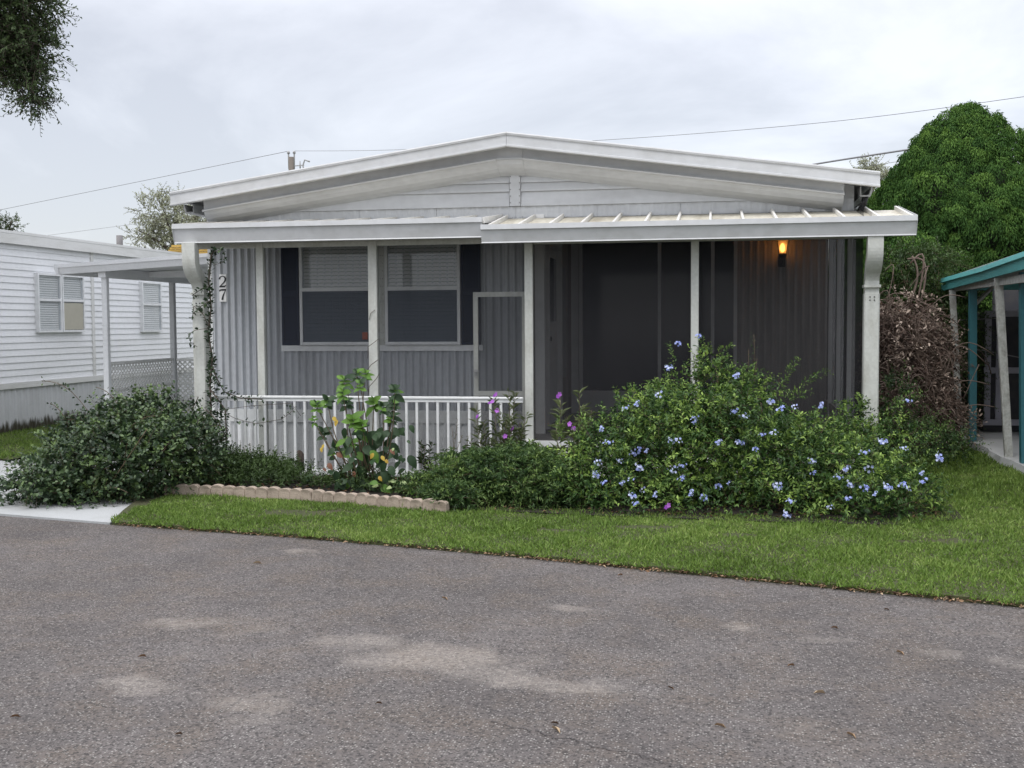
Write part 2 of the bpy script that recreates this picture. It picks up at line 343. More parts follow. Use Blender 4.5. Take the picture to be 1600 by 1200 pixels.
def asphalt():
    m = bpy.data.materials.new('asphalt'); m.use_nodes = True; t = m.node_tree; b = t.nodes['Principled BSDF']; L = t.links.new
    ge = N(t, 'ShaderNodeNewGeometry')
    def noise(s, d=4, r=0.6, vec=None):
        n = N(t, 'ShaderNodeTexNoise', i_Scale=s, i_Detail=float(d), i_Roughness=r); L(vec or ge.outputs['Position'], n.inputs['Vector']); return n.outputs['Fac']
    def rng_(x, a, b_, c=0.0, d=1.0):
        n = N(t, 'ShaderNodeMapRange'); n.inputs[1].default_value = a; n.inputs[2].default_value = b_; n.inputs[3].default_value = c; n.inputs[4].default_value = d; L(x, n.inputs[0]); return n.outputs[0]
    def mix(f, a, c):
        n = N(t, 'ShaderNodeMix', data_type='RGBA'); L(f, n.inputs[0])
        for i, v in ((6, a), (7, c)):
            if isinstance(v, tuple): n.inputs[i].default_value = (*v, 1)
            else: L(v, n.inputs[i])
        return n.outputs[2]
    def math_(op, a, b_):
        n = N(t, 'ShaderNodeMath', operation=op)
        for i, v in ((0, a), (1, b_)):
            if isinstance(v, (int, float)): n.inputs[i].default_value = v
            else: L(v, n.inputs[i])
        return n.outputs[0]
    base = mix(rng_(noise(0.7, 5), 0.35, 0.65), (0.100, 0.089, 0.085), (0.154, 0.138, 0.132))
    base = mix(rng_(noise(2.6, 6, 0.7), 0.45, 0.70, 0, 0.75), base, (0.150, 0.120, 0.096))
    base = mix(rng_(noise(1.2, 7, 0.7), 0.52, 0.70, 0, 0.6), base, (0.085, 0.076, 0.075))
    # aggregate: stones of 4-10 mm, light and dark
    vo = N(t, 'ShaderNodeTexVoronoi', i_Scale=95.0); L(ge.outputs['Position'], vo.inputs['Vector'])
    sx = N(t, 'ShaderNodeSeparateColor'); L(vo.outputs['Color'], sx.inputs[0])
    stone = math_('MULTIPLY', rng_(sx.outputs[0], 0.60, 0.95), rng_(vo.outputs['Distance'], 0.55, 0.15))
    dk = math_('MULTIPLY', rng_(sx.outputs[1], 0.55, 0.9), 0.75)
    base = mix(dk, base, (0.036, 0.034, 0.033)); base = mix(math_('MULTIPLY', stone, 0.75), base, (0.47, 0.45, 0.42))
    base = mix(rng_(noise(210, 2), 0.58, 0.75, 0, 0.4), base, (0.30, 0.27, 0.26))
    # pale dust where sand has dried
    sxy = N(t, 'ShaderNodeSeparateXYZ'); L(ge.outputs['Position'], sxy.inputs[0])
    X = math_('ADD', sxy.outputs[0], math_('MULTIPLY', math_('SUBTRACT', noise(2.3, 5, .65), .5), .75)); Y = math_('ADD', sxy.outputs[1], math_('MULTIPLY', math_('SUBTRACT', noise(3.1, 5, .65), .5), .42)); nz = noise(1.7, 9, 0.72); tot = None
    for px, py, rx, ry, k in STAINS:
        g = gnd(px, py); a = gnd(px + rx, py); c_ = gnd(px, py - ry); e = gnd(px, py + ry)
        wx = abs(a.x - g.x); wy = (c_ - e).length / 2
        dx = math_('DIVIDE', math_('SUBTRACT', X, g.x), wx); dy = math_('DIVIDE', math_('SUBTRACT', Y, g.y), wy)
        d2 = math_('ADD', math_('MULTIPLY', dx, dx), math_('MULTIPLY', dy, dy))
        v = math_('MULTIPLY', rng_(d2, 2.6, 0.0), k)
        tot = v if tot is None else math_('MAXIMUM', tot, v)
    dust = math_('MULTIPLY', rng_(math_('ADD', math_('MULTIPLY', tot, 0.34), nz), 0.62, 0.86), 0.62)
    dust = math_('MULTIPLY', dust, rng_(noise(38, 5, 0.75), 0.36, 0.60, 0.15, 1.0))
    base = mix(dust, base, (0.37, 0.33, 0.29))
    L(base, b.inputs['Base Color']); b.inputs['Roughness'].default_value = 0.85; b.inputs['Specular IOR Level'].default_value = 0.3
    bp = N(t, 'ShaderNodeBump'); bp.inputs['Strength'].default_value = 0.9; bp.inputs['Distance'].default_value = 0.006
    hh = math_('ADD', vo.outputs['Distance'], noise(170, 3)); L(hh, bp.inputs['Height']); L(bp.outputs[0], b.inputs['Normal'])
    MATS['asphalt'] = m
STAINS = [(300, 972, 60, 10, 1), (410, 978, 70, 14, .6), (560, 1000, 90, 14, 1), (690, 1030, 140, 22, 1), (610, 1000, 60, 10, .7), (760, 1050, 70, 16, .9), (230, 1075, 70, 14, 1), (370, 1095, 80, 14, .8),
          (900, 1073, 70, 14, 1), (960, 1080, 60, 12, .7), (485, 863, 25, 4, .9), (890, 951, 35, 5, .9), (1165, 979, 40, 7, .8), (1285, 1000, 45, 7, .6), (1460, 1020, 35, 8, .8),
          (1590, 1033, 40, 9, .9), (1450, 990, 90, 8, .4), (400, 1130, 60, 20, .4), (1260, 1145, 60, 12, .4), (810, 1060, 60, 14, .8)]
asphalt()

sheet('ground', [(-150, -60), (150, -60), (150, 250), (-150, 250)], -0.03, 'terrain_m')
me = MB(); pts = [(x, y, 0.0) for x, y in EDGE] + [(60, -45, 0), (-60, -45, 0)]
rd = me.poly(pts, [tuple(range(len(pts)))]).build('road', 'asphalt'); rd['kind'] = 'structure'
# tar crack across the near corner
ck = MB(); random.seed(3); p = gnd(770, 1128); q = gnd(1130, 1215); k = 40
ct = [p.lerp(q, i / k) + Vector((random.uniform(-.02, .02), random.uniform(-.02, .02), 0)) for i in range(k + 1)]
for i in range(k):
    if random.random() < 0.8:
        w = random.uniform(.001, .004); d = (ct[i + 1] - ct[i]).normalized(); s_ = Vector((-d.y, d.x, 0)) * w
        ck.poly([ct[i] - s_ + Vector((0, 0, .004)), ct[i + 1] - s_ + Vector((0, 0, .004)), ct[i + 1] + s_ + Vector((0, 0, .004)), ct[i] + s_ + Vector((0, 0, .004))], [(0, 1, 2, 3)])
mat('tar', (0.07, 0.062, 0.060), 0.8); c_ = ck.build('road_crack', 'tar'); c_['kind'] = 'structure'
lawn_pts = [(-4.76, 8.28), (-3.1, 7.97), (-1.35, 7.53), (1.71, 6.6), (6, 5.15), (14, 2.2), (40, -8), (60, 60), (-5.2, 60), (-5.2, 9.6), (-4.95, 8.8)]
lb = MB()
n_ = len(lawn_pts); lb.poly([(x, y, .030) for x, y in lawn_pts] + [(x, y, -.02) for x, y in lawn_pts], [tuple(range(n_))] + [(i, i + n_, (i + 1) % n_ + n_, (i + 1) % n_) for i in range(n_)])
o = lb.build('lawn', 'lawn_m'); o['kind'] = 'structure'
sheet('lawn', [(-40, 21.5), (-14, 12.6), (-8.9, 12.2), (-8.2, 12.0), (-8.2, 60), (-60, 60)], 0.022, 'lawn_m')
# concrete drive in slabs with joints
dr = MB().box(-5.35, -5.25, 9.5, 20, -.02, -.015)
drive = MB().poly([(x, y, -0.012) for x, y in [(-13.5, 10.5), (-9, 9.22), (-4.78, 8.27), (-4.95, 9.5), (-5.3, 20), (-8.2, 20), (-8.2, 12.1), (-13.5, 12.6)]], [tuple(range(8))]).build('driveway', 'mulch')
drive['kind'] = 'structure'
for pl in ([(-13.5, 10.52), (-9.0, 9.28), (-7.6, 8.97), (-7.62, 11.95), (-13.5, 12.5)], [(-7.59, 8.965), (-5.93, 8.58), (-4.80, 8.32), (-4.97, 9.5), (-5.02, 10.4), (-7.60, 10.5)],
           [(-7.60, 10.53), (-5.02, 10.43), (-5.3, 13.2), (-8.15, 13.2), (-8.15, 12.0), (-7.61, 11.95)], [(-8.15, 13.23), (-5.3, 13.23), (-5.3, 16.2), (-8.15, 16.2)], [(-8.15, 16.23), (-5.3, 16.23), (-5.3, 20), (-8.15, 20)]):
    k = len(pl); b = MB().poly([(x, y, 0.010) for x, y in pl] + [(x, y, -.014) for x, y in pl], [tuple(range(k))] + [(i, i + k, (i + 1) % k + k, (i + 1) % k) for i in range(k)])
    b.build('concrete_slab', 'concrete', drive)
# planting bed
bed = [(-5.25, 11.0), (-5.15, 9.93), (-4.4, 9.84), (-3.6, 9.68), (-2.9, 9.45), (-2.2, 9.22), (-1.1, 9.06), (0.3, 8.96), (1.4, 8.95), (1.95, 9.3), (2.0, 10.2), (1.9, 12.6), (1.9, 15), (1.5, 15), (1.5, 11.3), (-5.2, 11.2)]
sheet('planting_bed', bed, 0.040, 'mulch')

# ---------------------------------------------------------------- the mobile home
XL, XR, YW, YP = -5.66, 1.42, 12.10, 11.35
H = thing('mobile_home', ((XL + XR) / 2, YW, 0), 'grey mobile home with low white gable roof, navy shutters and a screened front porch', 'mobile home')
def P(mb, name, m, parent=H, **k): return mb.build(name, m, parent, **k)
P(MB().box(XL + .012, -1.93, YW + .025, 27, 0.0, 2.9), 'wall', 'grey_siding')
P(MB().box(-1.925, XR - .01, 14.94, 27, 0.0, 2.9), 'wall', 'room_wall')
P(MB().box(-1.925, XR, YW + .03, 14.93, 2.78, 2.9), 'ceiling', 'soffit')
P(MB().box(-1.90, 1.47, 11.32, 14.93, 0.30, 0.395), 'porch_floor', 'floor_paint')
P(MB().box(-5.62, -1.93, 11.05, YW + .02, -0.02, 0.055), 'porch_slab', 'concrete')

def corr(name, x0, x1, z0, z1, y, m, parent, per=0.0885, dep=0.030, face=0, w=0.41, gap=0.003):
    """ribbed metal sheet in separate panels; face 0: looks to -y at plane y; face 1: looks to +x at plane x=y, runs along y"""
    nP = max(1, round((x1 - x0) / w)); W_ = (x1 - x0) / nP; nr = max(1, round(W_ / per)); pe = (W_ - gap) / nr
    prof = []
    for i in range(nr):
        b = i * pe
        prof += [(b + t * pe, dep * v) for t, v in ((0, 0), (.10, .04), (.20, .22), (.26, .30), (.32, .26), (.38, .30), (.46, .62), (.54, .92), (.62, 1.0), (.70, .95), (.78, .66), (.86, .22), (.93, .04))]
    prof.append((nr * pe, 0)); n = len(prof)
    def tr(u, d, z): return (u, -d, z) if face == 0 else (d, u, z)
    pts = [tr(u, d, z) for z in (0, z1 - z0) for u, d in prof] + [tr(0, -.006, 0), tr(nr * pe, -.006, 0), tr(0, -.006, z1 - z0), tr(nr * pe, -.006, z1 - z0)]
    f = [(i, i + 1, n + i + 1, n + i) for i in range(n - 1)] + [(0, n, 2 * n + 2, 2 * n), (n - 1, 2 * n + 1, 2 * n + 3, 2 * n - 1)]
    me = MB().poly(pts, f).mesh(name, m)
    for k in range(nP):
        u = x0 + k * W_
        link(name, me, parent, (u, y, z0) if face == 0 else (y, u, z0))
corr('siding_panel', XL, -1.93, 0.64, 2.75, YW, 'grey_siding', H)
corr('skirt_panel', XL, -1.93, 0.05, 0.50, YW - .005, 'skirt_white', H, per=0.135, dep=0.03, w=0.54)
P(MB().box(XL - .005, -1.925, YW - .035, YW + .02, 0.50, 0.64), 'skirt_trim', 'white_trim')
P(MB().box(XL - .015, XL + .03, YW - .02, YW + .05, 0.0, 2.85), 'corner_trim', 'white_trim')
P(MB().box(-4.80, -2.48, YW - .040, YW, 1.30, 1.365), 'window_sill', 'window_alu')

def window(par, u0, u1, z0, z1, pl, face=0, mid=0.52, lower='blind', nb=26, fr=0.032, scr_=True):
    """frame > sashes, blinds, panes; built proud of the wall plane"""
    def bx(mb, a, b, d0, d1, c, d):
        return mb.box(a, b, pl - d1, pl - d0, c, d) if face == 0 else mb.box(pl + d0, pl + d1, a, b, c, d)
    fm = MB(); 
    bx(fm, u0, u0 + fr, .0, .072, z0, z1); bx(fm, u1 - fr, u1, .0, .072, z0, z1)
    bx(fm, u0 + fr, u1 - fr, .0, .070, z1 - fr, z1); bx(fm, u0 + fr, u1 - fr, .0, .070, z0, z0 + fr)
    zm = z0 + (z1 - z0) * mid + .03
    bx(fm, u0 + fr, u1 - fr, .02, .074, zm - .02, zm + .02)
    f = P(fm, 'window', 'window_alu', par)
    P(bx(MB(), u0 + fr + .001, u1 - fr - .001, .015, .018, z0 + fr + .001, z1 - fr - .001), 'backing', 'dark_room', f)
    bl = MB(); st = (z1 - z0 - 2 * fr) / nb
    for i in range(nb):
        zz = z0 + fr + (i + .12) * st
        a, b = (u0 + fr + .006, u1 - fr - .006)
        if face == 0: bl.poly([(a, pl - .036, zz), (b, pl - .036, zz), (b, pl - .024, zz + st * .9), (a, pl - .024, zz + st * .9)], [(0, 1, 2, 3)])
        else: bl.poly([(pl + .036, a, zz), (pl + .036, b, zz), (pl + .024, b, zz + st * .9), (pl + .024, a, zz + st * .9)], [(0, 1, 2, 3)])
    P(bl, 'blind', lower, f)
    P(bx(MB(), u0 + fr + .002, u1 - fr - .002, .050, .053, zm + .021, z1 - fr - .001), 'pane', 'pane_glass', f)
    P(bx(MB(), u0 + fr + .002, u1 - fr - .002, .054, .057, z0 + fr + .001, zm - .021), 'pane', 'pane_glass', f)
    if scr_: P(bx(MB(), u0 + fr + .002, u1 - fr - .002, .064, .0655, z0 + fr + .001, zm - .021), 'insect_screen', 'window_screen', f)
    return f
screenmat('window_screen', 0.45, (0.15, 0.18, 0.22))
window(H, -4.565, -3.705, 1.37, 2.50, YW)
window(H, -3.575, -2.725, 1.37, 2.50, YW)
P(MB().box(-3.835, -3.775, YW - .082, YW - .079, 1.43, 1.51), 'sticker', 'sticker')
pil = P(MB().box(-3.70, -3.58, YW - .045, YW, 1.366, 2.62, .006), 'pilaster', 'porch_white')
sc_ = MB()
for z in np.arange(1.42, 2.6, .085):
    for x in (-3.67, -3.63, -3.605):
        if x == -3.63 and random.random() < .5: continue
        sc_.tube([(x, YW - .053, z), (x, YW - .045, z)], .006, 6)
P(sc_, 'screw', 'metal_grey', pil, kind='stuff')
for a, b in ((-4.785, -4.585), (-2.715, -2.505)):
    s_ = P(MB().box(a, b, YW - .035, YW - .016, 1.366, 2.52), 'shutter', 'navy_shutter')
    fr_ = MB(); fr_.box(a, a + .022, YW - .05, YW - .0355, 1.366, 2.52); fr_.box(b - .022, b, YW - .05, YW - .0355, 1.366, 2.52)
    for z in (1.37, 1.92, 2.48): fr_.box(a + .023, b - .023, YW - .049, YW - .0355, z, z + .035)
    P(fr_, 'shutter_frame', 'navy_shutter', s_)
    lv = MB()
    for z in np.arange(1.41, 2.47, .024):
        if abs(z - 1.935) < .03: continue
        lv.poly([(a + .024, YW - .046, z), (b - .024, YW - .046, z), (b - .024, YW - .036, z + .022), (a + .024, YW - .036, z + .022)], [(0, 1, 2, 3)])
    P(lv, 'louvre', 'navy_shutter', s_)

# --- gable roof
XC, ZR, SL = -2.13, 3.59, 0.139; EL_, ER = -5.90, 1.61
def zr(x, d=0): return ZR + d - SL * abs(x - XC)
def rake(name, prof, xa, xb, m, close=True, parent=H, smooth=False):
    """profile (y, dz) swept up or down one roof slope"""
    a = Vector((xa, 0, zr(xa))); b = Vector((xb, 0, zr(xb)))
    mb = MB(); mb.extrude([(0, y, z) for y, z in prof], a, b, smooth, close)
    return P(mb, name, m, parent)
for xa, xb in ((XC - .0015, EL_), (XC + .0015, ER)):
    rake('roof_panel', [(11.72, -.012), (27.3, -.012), (27.3, -.09), (11.72, -.09)], xa, xb, 'main_roof')
    rake('rake_fascia', [(11.70, .0), (11.64, .0), (11.635, -.012), (11.640, -.030), (11.652, -.034), (11.652, -.128), (11.632, -.134), (11.632, -.150), (11.70, -.152)], xa, xb, 'white_fascia')
    e2 = xb + (.30 if xb < 0 else -.32)
    mid = XC + (-.14 if xb < 0 else .14)
    rake('soffit_board', [(11.87, -.12), (11.845, -.12), (11.845, -.222), (11.805, -.226), (11.796, -.236), (11.802, -.249), (11.88, -.249)], mid, e2, 'gable_siding')
    rake('soffit_cove', [(11.881, -.20), (11.850, -.2485), (11.875, -.285), (11.92, -.325), (11.98, -.352), (12.05, -.372), (12.085, -.385), (12.085, -.20)], mid, e2, 'gable_siding')
# short joint piece under the ridge
for nm, pr in (('soffit_board', [(11.866, -.10), (11.838, -.10), (11.838, -.222), (11.818, -.228), (11.815, -.246), (11.87, -.250)]), ('soffit_cove', [(11.875, -.20), (11.843, -.251), (11.868, -.292), (11.92, -.330), (11.98, -.358), (12.05, -.378), (12.08, -.39), (12.08, -.20)])):
    mb = MB(); z0 = zr(XC + .1); mb.extrude([(0, y, z) for y, z in pr], (XC - .139, 0, z0), (XC + .139, 0, z0)); P(mb, nm, 'gable_siding')
# soffit above and the gable wall
mb = MB(); mb.poly([(XL, YW + .02, 2.7), (XR, YW + .02, 2.7), (XR, YW + .02, zr(XR, -.10)), (XC, YW + .02, zr(XC, -.10)), (XL, YW + .02, zr(XL, -.10)),
                    (XL, 27, 2.7), (XR, 27, 2.7), (XR, 27, zr(XR, -.10)), (XC, 27, zr(XC, -.10)), (XL, 27, zr(XL, -.10))],
                   [(0, 1, 2, 3, 4), (9, 8, 7, 6, 5), (1, 6, 7, 2), (5, 0, 4, 9), (0, 5, 6, 1), (2, 7, 8, 3), (3, 8, 9, 4)]); P(mb, 'gable_wall', 'gable_siding')
for i, (za, zb) in enumerate([(2.862, 3.018), (3.020, 3.112), (3.114, 3.208), (3.210, 3.300), (3.302, 3.39)]):
    for sgn in (-1, 1):
        def ext(z):   # half width where the rake trim covers
            return max(0.05, min((ZR - .36 - z) / SL + .12, 3.62))
        a = .06 if sgn > 0 else -.04; xa = XC + a + (.02 if sgn > 0 else -.01)
        e0, e1 = ext(za), ext(zb)
        if e1 < .12: e1 = .12
        mb = MB(); y0, y1 = YW - .030, YW - .004
        b0, b1 = XC + sgn * e0, XC + sgn * e1
        mb.poly([(xa, y0, za), (b0, y0, za), (b1, y1, zb), (xa, y1, zb), (xa, y0 + .002, za + .02), (b0, y0 + .002, za + .02), (xa, YW + .015, za), (b0, YW + .015, za), (xa, YW + .01, zb), (b1, YW + .01, zb)],
                [(0, 1, 5, 4), (4, 5, 2, 3), (0, 6, 7, 1), (3, 2, 9, 8), (0, 4, 3, 8, 6)])
        P(mb, 'siding_plank', 'gable_siding')
seam = P(MB().box(XC - .045, XC + .075, YW - .036, YW - .004, 2.864, 3.32, .004), 'seam_cover', 'gable_siding')
nl = MB()
for z in np.arange(2.90, 3.33, .07):
    for x in (XC - .035, XC + .065): nl.tube([(x, YW - .042, z), (x, YW - .036, z)], .005, 6)
P(nl, 'screw', 'black_paint', seam, kind='stuff')
corr('flashing_strip', XL + .02, XR, 2.735, 2.861, YW - .002, 'gable_siding', H, per=0.12, dep=0.008, w=0.9)
# eaves gutters seen end-on
for x, s in ((XL - .11, -1), (XR + .04, 1)):
    g = MB(); prof = [(0, 0, 0), (.10 * s, 0, 0), (.12 * s, 0, .05), (.12 * s, 0, .10), (.11 * s, 0, .10), (.10 * s, 0, .06), (.085 * s, 0, .015), (.01 * s, 0, .015), (.01 * s, 0, .10), (0, 0, .10)]
    g.extrude(prof, (x, 11.95, 2.86), (x, 26, 2.84)); P(g, 'gutter', 'soffit')
P(MB().tube([(XR + .10, 12.0, 2.87), (XR + .085, 12.02, 2.80), (XR + .03, 12.12, 2.68), (XR + .03, 12.15, 2.5)], .03, 8), 'gutter_outlet', 'black_paint')

# --- porch roof: ribbed pans between two gutters
def fascia(x0, x1, y, zt, zb, m='white_fascia'):
    pr = [(0, y + .03, zt - .02), (0, y + .03, zt), (0, y, zt), (0, y - .004, zt - .05), (0, y + .014, zt - .056), (0, y + .020, zt - .075), (0, y + .05, zb + .012), (0, y + .044, zb), (0, y + .15, zb), (0, y + .15, zb + .01), (0, y + .07, zb + .014)]
    mb = MB(); mb.extrude(pr, (x0, 0, 0), (x1, 0, 0)); return P(mb, 'gutter_fascia', m)
xa = at(270, 370, 11.0).x; xb_ = at(753, 370, 11.0).x; xc_ = at(751, 370, 10.93).x; xd = at(1433, 350, 10.93).x
fascia(xa, xb_, 10.99, 2.652, 2.455); fascia(xc_, xd, 10.925, 2.572, 2.392)
for x0, x1, y, zt, zb in ((xa, xa, 10.99, 2.652, 2.455), (xd, xd, 10.925, 2.572, 2.392)):
    s = 1 if x0 > 0 else -1
    mb = MB(); mb.extrude([(0, y, zt), (0, y - .004, zt - .05), (0, y + .05, zb), (0, y + .3, zb + .04), (0, 12.05, 2.68), (0, 12.05, 2.77)], (x0 - .004 * (s < 0), 0, 0), (x0 + .004 * (s > 0) + .0001, 0, 0)); P(mb, 'end_cap', 'white_fascia')
def pans(x0, x1, zf, zb, yf):
    n = round((x1 - x0) / .305); w = (x1 - x0) / n; yb = YW - .035
    pm = MB().poly([(.012, 0, 0), (w - .012, 0, 0), (w - .012, yb - yf, zb - zf), (.012, yb - yf, zb - zf), (.012, 0, -.02), (w - .012, 0, -.02), (w - .012, yb - yf, zb - zf - .02), (.012, yb - yf, zb - zf - .02)],
                   [(0, 1, 2, 3), (7, 6, 5, 4), (0, 4, 5, 1), (2, 6, 7, 3)]).mesh('roof_pan', 'roof_pan')
    rm = MB().poly([(-.011, 0, -.02), (.011, 0, -.02), (.011, 0, .042), (-.011, 0, .042), (-.011, yb - yf, zb - zf - .02), (.011, yb - yf, zb - zf - .02), (.011, yb - yf, zb - zf + .042), (-.011, yb - yf, zb - zf + .042)],
                   [(0, 1, 2, 3), (7, 6, 5, 4), (0, 3, 7, 4), (1, 5, 6, 2), (3, 2, 6, 7), (0, 4, 5, 1)]).mesh('roof_rib', 'roof_rib')
    for i in range(n): link('roof_pan', pm, H, (x0 + i * w, yf, zf))
    for i in range(n + 1): link('roof_rib', rm, H, (min(max(x0 + i * w, x0 + .012), x1 - .012), yf, zf))
pans(xa + .01, xc_ + .02, 2.612, 2.735, 11.03); pans(xc_ + .05, xd - .01, 2.528, 2.728, 10.97)
P(MB().box(-5.60, -1.93, YP + .0, YP + .07, 2.415, 2.56), 'porch_beam', 'porch_white')
P(MB().box(-1.80, 1.44, YP + .0, YP + .07, 2.40, 2.50), 'porch_beam', 'porch_white')

# --- screened porch
for x0, x1, z0 in ((-4.785, -4.705, .056), (-3.55, -3.455, .056), (-1.895, -1.810, .396), (-.222, -.145, .396)):
    P(MB().box(x0, x1, YP - .01, YP + .075, z0, 2.50, .004), 'porch_post', 'porch_white')
P(MB().box(-1.895, -1.81, YP - .01, YP + .075, 0.0, .32), 'porch_post', 'porch_white')
P(MB().box(-1.92, 1.47, YP - .045, YP - .011, .335, .400), 'sill', 'white_trim')
P(MB().box(-1.92, 1.47, YP - .03, YP + .01, .0, .30), 'kick_panel', 'skirt_white')
def scr(x0, x1, y0, y1, z0, z1, m):
    P(MB().box(x0, x1, y0, y1, z0, z1), 'screen', m)
scr(-4.704, -3.551, YP + .03, YP + .0312, .09, 2.414, 'screen_light')
scr(-3.454, -1.896, YP + .03, YP + .0312, .09, 2.414, 'screen_light')
scr(-1.809, -.223, YP + .03, YP + .0312, .40, 2.399, 'screen_dark')
scr(-.144, 1.42, YP + .03, YP + .0312, .40, 2.399, 'screen_dark')
for y in (12.30, 13.35, 14.25): P(MB().box(1.385, 1.465, y, y + .05, .396, 2.779), 'porch_post', 'room_white')
for a, b in ((11.43, 12.299), (12.351, 13.349), (13.401, 14.249), (14.301, 14.93)): scr(1.43, 1.4312, a, b, .40, 2.775, 'screen_dark')
P(MB().box(1.40, 1.455, 11.44, 14.92, .397, .60), 'kick_panel', 'room_wall')
# inner side wall with the entrance door
P(MB().box(-1.929, -1.905, YW + .02, 14.935, .396, 2.779), 'side_wall', 'room_wall')
d_ = P(MB().box(-1.904, -1.875, 12.68, 13.62, .41, 2.46), 'door', 'room_white')
P(MB().box(-1.876, -1.868, 12.80, 13.50, 1.62, 2.36), 'pane', 'navy_glass', d_); P(MB().tube([(-1.874, 12.76, 1.42), (-1.82, 12.76, 1.42)], .025, 8), 'handle', 'black_iron', d_)
for y in (12.58, 13.64): P(MB().box(-1.904, -1.82, y, y + .07, .397, 2.55), 'door_frame', 'room_white')
P(MB().box(-1.904, -1.83, 12.651, 13.639, 2.47, 2.55), 'door_frame', 'room_white')
P(MB().box(-1.904, -1.80, 12.08, 12.14, .397, 2.77), 'corner_trim', 'room_white')
P(MB().box(-1.904, -1.895, 13.9, 14.6, .9, 2.3), 'window', 'navy_glass')
# rear glass and lamp wall
YR = 14.93
P(MB().box(-1.86, -1.765, YR - .05, YR, .397, 2.779), 'corner_trim', 'room_white')
sl = P(MB().box(-1.76, .30, YR - .035, YR, .397, .70), 'glass_wall', 'room_white')
for x in (-1.755, -.72, -.035, .255): P(MB().box(x, x + .045, YR - .06, YR - .004, .701, 2.70), 'frame', 'room_white', sl)
P(MB().box(-1.755, .30, YR - .06, YR - .004, 2.701, 2.77), 'frame', 'room_white', sl)
for x0, x1 in ((-1.709, -.721), (-.674, -.036), (.011, .254)): P(MB().box(x0, x1, YR - .03, YR - .02, .702, 2.70), 'pane', 'navy_glass', sl)
corr('wall_panel', .302, 1.44, .397, 2.779, YR - .005, 'room_wall', H, per=0.095, dep=0.012, w=0.38)

# open screen door standing out from the side of the screened room
dx0, dx1, dy = -2.465, -1.90, 11.50
dm = MB(); dm.box(dx0, dx0 + .05, dy, dy + .03, .17, 1.925); dm.box(dx1 - .05, dx1, dy, dy + .03, .17, 1.925)
for z0, z1 in ((1.875, 1.925), (.845, .895), (.17, .25)): dm.box(dx0 + .0501, dx1 - .0501, dy + .001, dy + .029, z0, z1)
sdoor = P(dm, 'screen_door', 'porch_white')
P(MB().box(dx0 + .05, dx1 - .05, dy + .014, dy + .0152, .895, 1.875), 'door_screen', 'screen_light', sdoor)
P(MB().box(dx0 + .05, dx1 - .05, dy + .014, dy + .0152, .25, .845), 'door_screen', 'screen_light', sdoor)
P(MB().box(dx0 + .008, dx0 + .042, dy - .012, dy - .0005, 1.05, 1.12).tube([(dx0 + .025, dy - .01, 1.10), (dx0 + .025, dy - .04, 1.10), (dx0 + .07, dy - .045, 1.10)], .008, 6), 'handle', 'metal_grey', sdoor)

# downspouts with a swan-neck elbow
def downspout(x, w=.13):
    path = [(11.035, 2.455), (11.035, 2.34), (11.04, 2.26), (11.065, 2.19), (11.12, 2.13), (11.19, 2.08), (11.235, 2.02), (11.25, 1.94), (11.25, 1.6)]
    fine = []
    for i in range(len(path) - 1):
        p0, p1, p2, p3 = (Vector(path[max(0, min(len(path) - 1, j))]) for j in (i - 1, i, i + 1, i + 2))
        for k in range(3):
            t = k / 3; fine.append(tuple(.5 * (2 * p1 + (p2 - p0) * t + (2 * p0 - 5 * p1 + 4 * p2 - p3) * t * t + (3 * p1 - p0 - 3 * p2 + p3) * t ** 3)))
    path = fine + [path[-1]]
    mb = MB(); d = .052; pts = []
    for i, (y, z) in enumerate(path):
        a = Vector(path[max(i - 1, 0)]); b = Vector(path[min(i + 1, len(path) - 1)]); t = (b - a).normalized(); n = Vector((t.y, -t.x))
        g = .006 if i < 15 else 0
        for s, xx in ((-1, -w / 2 - g), (-1, -w / 6), (-1, w / 6), (-1, w / 2 + g), (1, w / 2 + g), (1, -w / 2 - g)):
            in_ = .008 if abs(xx) < w / 3 else 0
            pts.append((x + xx, y + n.x * s * (d - in_), z + n.y * s * (d - in_)))
    m = len(path); f = [(i * 6 + k, i * 6 + (k + 1) % 6, (i + 1) * 6 + (k + 1) % 6, (i + 1) * 6 + k) for i in range(m - 1) for k in range(6)] + [tuple(range(6)), tuple(range((m - 1) * 6, m * 6))[::-1]]
    mb.poly(pts, f); o = P(mb, 'downspout', 'porch_white')
    P(MB().box(x - w / 2 - .006, x + w / 2 + .006, 11.19, 11.32, .0, 1.86, .012), 'spout_pipe', 'porch_white', o)
    P(MB().box(x - w / 2 - .012, x + w / 2 + .012, 11.17, 11.315, 1.92, 1.945), 'strap', 'porch_white', o)
    r_ = MB()
    for dx in (-.02, .02):
        for dz in (0, .03): r_.tube([(x + dx, 11.18, 1.80 + dz), (x + dx, 11.192, 1.80 + dz)], .006, 6)
    P(r_, 'rivet', 'black_paint', o)
downspout(at(1361, 500, 11.25).x); downspout(at(314, 500, 11.25).x)

# railing
rl = thing('porch_railing', (-3.6, 11.24, 0.055), 'white metal porch railing with thin upright balusters in front of the shuttered windows', 'railing')
P(MB().box(-5.36, -1.90, 11.215, 11.265, .822, .852, .008), 'top_rail', 'white_trim', rl)
P(MB().box(-5.36, -1.90, 11.225, 11.255, .795, .8215), 'lower_rail', 'white_trim', rl)
P(MB().box(-5.36, -1.90, 11.225, 11.255, .056, .078), 'bottom_rail', 'white_trim', rl)
bm_ = MB().box(-.0125, .0125, -.0125, .0125, 0, .716).mesh('baluster', 'white_trim')
x = -5.33
while x < -1.93:
    link('baluster', bm_, rl, (x, 11.24, .0785)); x += .1105

